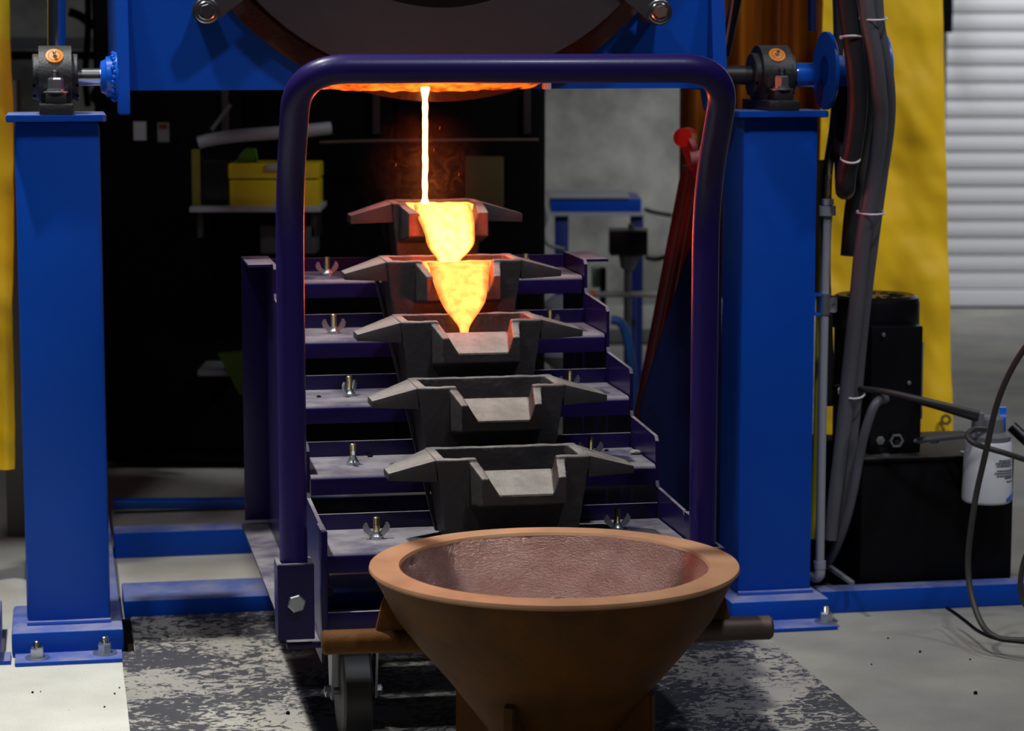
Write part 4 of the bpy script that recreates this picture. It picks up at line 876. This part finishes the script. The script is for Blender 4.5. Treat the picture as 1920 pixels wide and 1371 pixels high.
# ---- hydraulic tilt cylinder and gusset
rc = Thing('tilt_cylinder', 'red hydraulic cylinder leaning behind the right handle leg', 'cylinder', W, tuple(wp(1195, 860, 5.45)))
b = new(); cyl(b, wp(1306, 318, 5.25), wp(1200, 860, 5.45), 0.0325, None, 32); rc.part('barrel', b, REDD)
b = new(); cyl(b, wp(1300, 330, 5.2), wp(1218, 760, 5.35), 0.009, None, 12); rc.part('oil_line', b, REDD)
b = new(); A = wp(1285, 262, 5.2); B = wp(1306, 312, 5.22); tube(b, [wp(1282, 256, 5.2), wp(1288, 270, 5.2), wp(1300, 300, 5.22), wp(1308, 330, 5.25)], 0.016, 16); cyl(b, wp(1280, 258, 5.16), wp(1290, 256, 5.24), 0.020, None, 20); rc.part('clevis', b, REDP)
b = new(); cyl(b, wp(1295, 296, 5.15), wp(1312, 294, 5.15), 0.014, None, 14); cyl(b, wp(1296, 272, 5.15), wp(1305, 268, 5.15), 0.014, None, 14); rc.part('pivot_pin', b, mat('pink_primer', (0.45, 0.2, 0.2), 0.5))
b = new(); cyl(b, wp(1312, 300, 5.3), wp(1345, 150, 5.3), 0.0095, None, 18); rc.part('rod', b, STEEL)
hose('tilted black rod rising behind the right handle corner', [(1358, 105, 4.98), (1380, 0, 4.98), (1392, -60, 4.98)], 0.0115, BLK, 'rod', 'rod')
hose('thin pinkish rod beside the tilted black rod', [(1352, 130, 4.97), (1369, 30, 4.97), (1382, -60, 4.97)], 0.0028, mat('salmon_rod', (0.5, 0.16, 0.1), 0.3, metal=0.5), 'rod', 'rod')
b = new(); g = [M.at(1292, 470, 0.53), M.at(1342, 400, 0.53), M.at(1342, 225, 0.53), M.at(1354, 225, 0.53), M.at(1354, 1090, 0.53), M.at(1196, 1090, 0.53), M.at(1201, 760, 0.53)]
prism(b, [(q.x, q.z) for q in g], lambda a, c: (a, 0.53, c), lambda a, c: (a, 0.542, c), 0.002)
solo('gusset_plate', 'blue gusset plate, coloured navy for shade, between the red cylinder and right post', 'plate', M, (1.1, 0.536, 0.05), b, NAVY)  # the panel is blue, its shade is put into the navy colour
# ---- chrome rod at the top left
b = new(); cyl(b, wp(106, 105, 4.85), wp(106, -90, 4.85), 0.0175, None, 36)
solo('chrome_rod', 'vertical polished chrome rod above the left bearing', 'rod', W, tuple(wp(106, 105, 4.85)), b, mat('chrome', (0.8, 0.8, 0.83), 0.20, metal=1.0))
b = new(); cyl(b, wp(1523, 58, 5.0), wp(1522, -60, 5.0), 0.0085, None, 20)
solo('blue_rod', 'thin vertical blue rod rising above the left reel disc', 'rod', W, tuple(wp(1523, 58, 5.0)), b, NAVY)
# ================================================================== CURTAINS
def curtain(name, label, x0, x1, ytop, ybot, Z, m, amp=0.02, freq=3.0, slant=0.0, x1b=None, nx=90, nz=60, seed=0, wr=0.012):
    b = new(); A = wp(x0, ytop, Z); B = wp(x1, ytop, Z); zb0 = wp(x0, ybot, Z).z; zb1 = wp(x1, ybot + slant, Z).z
    xe = wp(x1b, ybot, Z).x if x1b else B.x
    def fn(u, v, off=0.0):
        z = A.z + ((zb0 * (1 - u) + zb1 * u) - A.z) * v
        xr_ = B.x + (xe - B.x) * v; x = A.x + (xr_ - A.x) * u
        y = Z + amp * math.sin(u * freq * 6.283 + seed + 1.2 * noise.noise(Vector((u * 2, v * 2, seed)))) * (0.6 + 0.4 * v) + wr * noise.noise(Vector((x * 7, z * 4.5, seed))) + wr * 0.22 * noise.noise(Vector((x * 22 + z * 12, z * 19, seed)))
        return (x, y + off, z)
    v1 = grid(b, fn, nx, nz); v2 = grid(b, lambda u, v: fn(u, v, 0.003), nx, nz)
    for i in range(nx):
        b.faces.new((v1[i][0], v1[i + 1][0], v2[i + 1][0], v2[i][0])); b.faces.new((v1[i][nz], v1[i + 1][nz], v2[i + 1][nz], v2[i][nz]))
    for j in range(nz):
        b.faces.new((v1[0][j], v1[0][j + 1], v2[0][j + 1], v2[0][j])); b.faces.new((v1[nx][j], v1[nx][j + 1], v2[nx][j + 1], v2[nx][j]))
    return solo(name, label, 'curtain', W, (A.x, Z, min(zb0, zb1)), b, m, sharp=80)
curtain('welding_curtain', 'yellow welding curtain hanging beside the white shutter', 1545, 1764, -120, 830, 6.2, YTARP, 0.012, 1.6, -12, 1786, seed=2, wr=0.03)
b = new(); annulus(b, wp(1773, 787, 6.16), (0, -1, 0), 0.004, 0.007, 0.014, 20); solo('grommet', 'brass grommet at the lower corner of the yellow curtain', 'grommet', W, tuple(wp(1773, 787, 6.16)), b, BRASS)
curtain('welding_curtain', 'yellow welding curtain at the left edge beside the left post', -160, 20, -80, 888, 5.1, YTARP, 0.012, 2.2, -8, 27, seed=5, wr=0.03)
curtain('vinyl_curtain', 'dark amber vinyl strip curtain behind the right bearing', 1278, 1600, -120, 560, 6.6, AMBER, 0.03, 4.0, 0, seed=9, wr=0.004)
# ================================================================== BACKGROUND
def bgbox(name, label, cat, x0, x1, y0, y1, Z, dep, m, bev=0.004, group=None):
    A = wp(x0, y1, Z); B = wp(x1, y0, Z); b = new(); box(b, A.x, B.x, Z, Z + dep, A.z, B.z, bev)
    return solo(name, label, cat, W, ((A.x + B.x) / 2, Z + dep / 2, A.z), b, m, group)
def floorbox(name, label, cat, x0, x1, y0, Z, dep, m, bev=0.006):
    A = wp(x0, y0, Z); B = wp(x1, y0, Z); b = new(); box(b, A.x, B.x, Z, Z + dep, 0, B.z, bev)
    return solo(name, label, cat, W, ((A.x + B.x) / 2, Z + dep / 2, 0), b, m)
cb = Thing('power_cabinet', 'tall black cabinet behind the cart, in the dark', 'cabinet', W, (wp(600, 900, 6.5).x, 6.8, 0))
A = wp(192, 900, 6.5); B = wp(1021, 900, 6.5); b = new(); box(b, A.x, B.x, 6.5, 7.2, 0.02, 2.4, 0.006); cb.part('body', b, BLKM)
for i in range(3):
    x = A.x + (B.x - A.x) * (i + 0.02) / 3; x2 = A.x + (B.x - A.x) * (i + 0.98) / 3
    b = new(); box(b, x, x2, 6.485, 6.5, 0.06, 2.35, 0.004); dd = cb.part('door_panel', b, BLKM)
    b = new(); box(b, x2 - 0.05, x2 - 0.03, 6.470, 6.486, 0.9, 1.05, 0.003); cb.part('handle', b, DARK, dd)
for (x0, x1, y0, y1) in ((251, 274, 228, 263), (296, 317, 230, 266)):
    p0, p1 = wp(x0, y1, 6.484), wp(x1, y0, 6.484); b = new(); box(b, p0.x, p1.x, 6.4815, 6.4845, p0.z, p1.z); st = cb.part('sticker', b, LGREY if x0 < 280 else GREY, label='small pale sticker' if x0 < 280 else 'small sticker with red top')
    if x0 > 280:
        b = new(); box(b, p0.x + 0.004, p1.x - 0.004, 6.480, 6.4816, p1.z - 0.016, p1.z - 0.004); cb.part('red_band', b, REDD, st)
# shelf and yellow case
shelf = Thing('wall_shelf', 'narrow grey shelf under the yellow case in the dark left background', 'shelf', W, (wp(475, 395, 6.3).x, 6.4, wp(475, 396, 6.3).z))
p0, p1 = wp(355, 398, 6.25), wp(600, 388, 6.25); b = new(); box(b, p0.x, p1.x, 6.25, 6.48, p0.z, p1.z, 0.002); shelf.part('board', b, LGREY)
for x in (370, 585):
    q = wp(x, 398, 6.25).x; b = new(); box(b, q - 0.008, q + 0.008, 6.30, 6.48, p0.z - 0.07, p0.z, 0.002); shelf.part('bracket', b, DARK)
yc = Thing('tool_case', 'yellow plastic case on the shelf left of the handle', 'case', W, (wp(512, 386, 6.3).x, 6.37, wp(512, 387, 6.3).z))
p0, p1 = wp(430, 387.5, 6.3), wp(597, 306, 6.3); b = new(); box(b, p0.x, p1.x, 6.30, 6.44, p0.z, p0.z + (p1.z - p0.z) * 0.62, 0.006); yc.part('case_body', b, YEL)
b = new(); box(b, p0.x - 0.002, p1.x + 0.002, 6.298, 6.442, p0.z + (p1.z - p0.z) * 0.64, p1.z, 0.006); yc.part('case_lid', b, YEL)
b = new(); box(b, wp(495, 1, 6.3).x, wp(522, 1, 6.3).x, 6.290, 6.299, wp(1, 318, 6.3).z, wp(1, 308, 6.3).z, 0.001); yc.part('latch', b, LGREY)
bgbox('battery_pack', 'black block with a yellow edge beside the yellow case', 'box', 378, 428, 300, 387.5, 6.3, 0.10, BLK)
bgbox('yellow_strip', 'upright dull yellow strip at the left end of the shelf', 'strip', 360, 375, 280, 387.5, 6.3, 0.02, mat('dull_yellow', (0.2, 0.16, 0.01), 0.5))
b = new(); p = wp(463, 306, 6.33); prism(b, [(-0.025, 0), (0.024, 0), (0.020, 0.035), (-0.006, 0.036), (-0.020, 0.020)], lambda a, c: (p.x + a, 6.32, p.z + c), lambda a, c: (p.x + a, 6.38, p.z + c), 0.003)
solo('green_tool', 'small green plastic tool on top of the yellow case', 'tool', W, tuple(p), b, GRN)
hose('pale grey lamp arm slanting across the black cabinet', [(372, 268, 6.3), (395, 262, 6.3), (450, 254, 6.28), (560, 246, 6.28), (620, 240, 6.3)], 0.0165, LGREY, 'grey_pole', 'pipe')
hose('short pale rod pointing up above the grey arm', [(397, 244, 6.3), (432, 196, 6.3)], 0.006, GREY, 'pale_rod', 'pipe')
bgbox('bench_box', 'dim brownish box behind the molten stream, right', 'box', 872, 944, 296, 405, 6.3, 0.10, mat('dull_tan', (0.07, 0.045, 0.008), 0.7))
bgbox('grey_bin', 'dim grey bin below the yellow case, behind the handle', 'box', 488, 592, 424, 476, 6.3, 0.12, mat('dim_grey', (0.06, 0.06, 0.065), 0.7))
bgbox('grey_ledge', 'short grey ledge low in the dark background left of the cart', 'shelf', 370, 450, 694, 706, 6.3, 0.184, GREY)
b = new(); g = [wp(408, 664, 6.27), wp(452, 660, 6.27), wp(470, 745, 6.27), wp(448, 740, 6.27)]
prism(b, [(q.x, q.z) for q in g], lambda a, c: (a, 6.27, c), lambda a, c: (a, 6.3, c), 0.002); solo('green_bag', 'dark green cloth corner showing left of the cart', 'cloth', W, tuple(g[3]), b, mat('dark_green', (0.05, 0.12, 0.01), 0.8))
hose('dark horizontal pipe across the black cabinet behind the stream', [(600, 267, 6.4), (720, 264, 6.4), (1010, 262, 6.4)], 0.004, BROWNR, 'thin_pipe', 'pipe')
# concrete-wall side: blue table with valve, pipes
tb_ = Thing('blue_table', 'small blue steel bench against the concrete wall', 'bench', W, (wp(1120, 600, 8.0).x, 8.1, 0))
p0, p1 = wp(1032, 398, 8.0), wp(1203, 372, 8.0)
b = new(); box(b, p0.x, p1.x, 8.0, 8.30, p0.z, p1.z, 0.004); tb_.part('apron', b, BLUE)
b = new(); box(b, p0.x - 0.01, p1.x - 0.04, 7.99, 8.32, p1.z, p1.z + 0.010, 0.002); tb_.part('bench_top', b, LGREY)
b = new(); box(b, p0.x, p1.x + 0.01, 7.985, 8.0, p0.z - 0.012, p0.z, 0.002); tb_.part('lower_trim', b, LGREY)
for x, w in ((1040, 26), (1182, 24)):
    q0, q1 = wp(x, 400, 8.03).x, wp(x + w, 400, 8.03).x; b = new(); box(b, q0, q1, 8.01, 8.06, 0, p0.z - 0.012, 0.003); tb_.part('leg', b, BLUED)
va = Thing('control_valve', 'black valve actuator on a vertical pipe, before the concrete wall', 'valve', W, tuple(wp(1180, 560, 7.4)))
b = new(); p0, p1 = wp(1142, 478, 7.4), wp(1214, 432, 7.4); box(b, p0.x, p1.x, 7.36, 7.46, p0.z, p1.z, 0.008); va.part('actuator', b, BLK)
b = new(); box(b, p0.x, p1.x, 7.355, 7.465, p1.z, p1.z + 0.004, 0.001); va.part('top_cover', b, GREY)
b = new(); cyl(b, wp(1184, 432, 7.4), wp(1184, 420, 7.4), 0.010, None, 16); va.part('indicator', b, GREY)
b = new(); cyl(b, wp(1180, 478, 7.4), wp(1176, 505, 7.4), 0.034, 0.020, 20); cyl(b, wp(1177, 500, 7.4), wp(1176, 778, 7.4), 0.012, None, 16); va.part('stem', b, GREY)
hose('pale horizontal pipe below the black valve', [(1112, 552, 7.395), (1235, 552, 7.395)], 0.0095, mat('ivory_pipe', (0.42, 0.40, 0.36), 0.5), 'pipe', 'pipe')
b = new(); cyl(b, wp(1106, 552, 7.395), wp(1117, 552, 7.395), 0.012, None, 12); solo('orange_cap', 'small orange cap at the end of the pale pipe', 'cap', W, tuple(wp(1115, 552, 7.4)), b, ORANGE)
hose('blue pipe bending down right of the stair plate', [(1146, 600, 7.2), (1162, 604, 7.2), (1172, 620, 7.2), (1178, 650, 7.2), (1186, 700, 7.2), (1190, 805, 7.2)], 0.014, mat('light_blue_pipe', (0.03, 0.16, 0.5), 0.4), 'pipe', 'pipe')
hose('upright blue pipe beside the bent blue pipe', [(1182, 560, 7.5), (1182, 772, 7.5)], 0.018, BLUED, 'pipe', 'pipe')
bgbox('green_box', 'small pale green box behind the right stair plate', 'box', 1110, 1124, 503, 540, 7.6, 0.06, mat('pale_green', (0.15, 0.24, 0.17), 0.6))
bgbox('dark_box', 'small black box beside the pale green box', 'box', 1124, 1137, 503, 755, 7.6, 0.06, BLK)
hose('thin black cable on the concrete wall right of the blue bench', [(1208, 392, 8.2), (1225, 398, 8.2), (1260, 404, 8.2)], 0.007, BLK, 'cable', 'cable')
hose('thin black cable right of the black valve', [(1210, 482, 8.0), (1230, 486, 8.0), (1262, 478, 8.0)], 0.008, BLK, 'cable', 'cable')
b = new(); prof(b, wp(992, 560, 7.0), (0, 0, 1), [(0, 0.028), (0.135, 0.028), (0.137, 0.033), (0.16, 0.033), (0.165, 0.025), (0.25, 0.025), (0.28, 0.016)], 24)
solo('brown_cylinder', 'upright brown metal cylinder right of the topmost mould', 'cylinder', W, tuple(wp(992, 560, 7.0)), b, BROWNR)
hose('grey hose curling from the brown cylinder', [(1000, 384, 7.0), (1018, 388, 7.0), (1024, 410, 7.0), (1018, 435, 7.0), (1028, 458, 7.0), (1060, 468, 7.0)], 0.0062, GREY)
b = new(); prof(b, wp(1048, 690, 7.2), (0, 0, 1), [(0, 0.02), (0.04, 0.07), (0.10, 0.075), (0.15, 0.05), (0.19, 0.0505), (0.215, 0.02)], 28)
solo('grey_vessel', 'rounded pale grey vessel behind the second tread', 'vessel', W, tuple(wp(1048, 690, 7.2)), b, LGREY)
floorbox('low_locker', 'low dark locker against the concrete wall behind the blue bench', 'locker', 1030, 1300, 640, 9.2, 0.4, mat('dark_locker', (0.03, 0.03, 0.035), 0.5))
# upper left clutter
def wb(x, y, Z): return wp(x, y, Z)
bgbox('wall_rail', 'dim grey rail on the olive wall behind the left bearing', 'rail', 20, 190, 70, 92, 7.4, 0.08, GREY)
bgbox('rail_shadow_bar', 'black bar put in as the shadow under the grey rail behind the left bearing', 'bar', 20, 190, 96, 112, 7.4, 0.06, BLKM)  # black box stands in for the shadow below the rail
for i, (pts, r, l) in enumerate((([(165, -40, 7.2), (165, 60, 7.2), (160, 140, 7.2), (165, 200, 7.2)], 0.010, 'thin black vertical pipe right of the chrome rod'),
                                  ([(130, 22, 7.2), (150, 30, 7.2), (178, 48, 7.2), (205, 45, 7.2)], 0.013, 'crooked black pipe right of the chrome rod'),
                                  ([(196, -40, 7.2), (200, 60, 7.2), (196, 180, 7.2)], 0.016, 'black upright pipe beside the furnace box'))):
    hose(l, pts, r, BLKM, 'black_pipe', 'pipe')
b = new(); bmesh.ops.create_icosphere(b, subdivisions=3, radius=0.035, matrix=Matrix.Translation(wp(192, 180, 7.1))); cyl(b, wp(192, 180, 7.1), wp(197, 170, 7.2), 0.016, None, 12)
solo('pipe_valve', 'round black valve knob behind the left trunnion', 'valve', W, tuple(wp(192, 190, 7.1)), b, BLK)
bgbox('wall_post', 'narrow pale wall post showing left of the left post', 'post', 14, 30, 150, 1010, 5.6, 0.05, mat('panel_grey', (0.18, 0.18, 0.16), 0.6), 0.002)
b = new(); box(b, M.at(-40, 1240, 0.2).x, M.at(4, 1240, 0.2).x, 0.02, 0.3, 0, 0.06, 0.004); box(b, M.at(-60, 1240, 0.2).x, M.at(24, 1240, 0.2).x, 0.02, 0.09, 0, 0.008, 0.002)
solo('blue_stand', 'blue steel stand cut off by the left edge of the frame', 'foot', M, (-0.2, 0.1, 0), b, BLUE)
# floor crumbs in the foreground
for i, (x, y, r) in enumerate(((1829, 1302, 0.004), (1725, 1224, 0.0028), (1819, 1238, 0.002), (1571, 1310, 0.004), (1665, 1198, 0.002), (61, 1300, 0.0025), (76, 1298, 0.0015), (540, 1345, 0.004), (215, 1302, 0.002), (224, 1291, 0.0018), (196, 1327, 0.002), (1634, 1247, 0.0018))):
    p = gz(x, y); b = new(); bmesh.ops.create_icosphere(b, subdivisions=1, radius=r, matrix=Matrix.Translation((p.x, p.y, r * 0.6 + (0.005 if x == 540 else 0))))
    solo('floor_crumb', ('tiny dark crumb on the grey floor slab right of the cover plate' if x > 1400 else 'tiny dark crumb on the worn steel cover plate' if x == 540 else 'tiny dark crumb on the pale floor slab before the left post'), 'debris', W, tuple(p), b, BLKM, 'dark crumbs scattered on the floor')
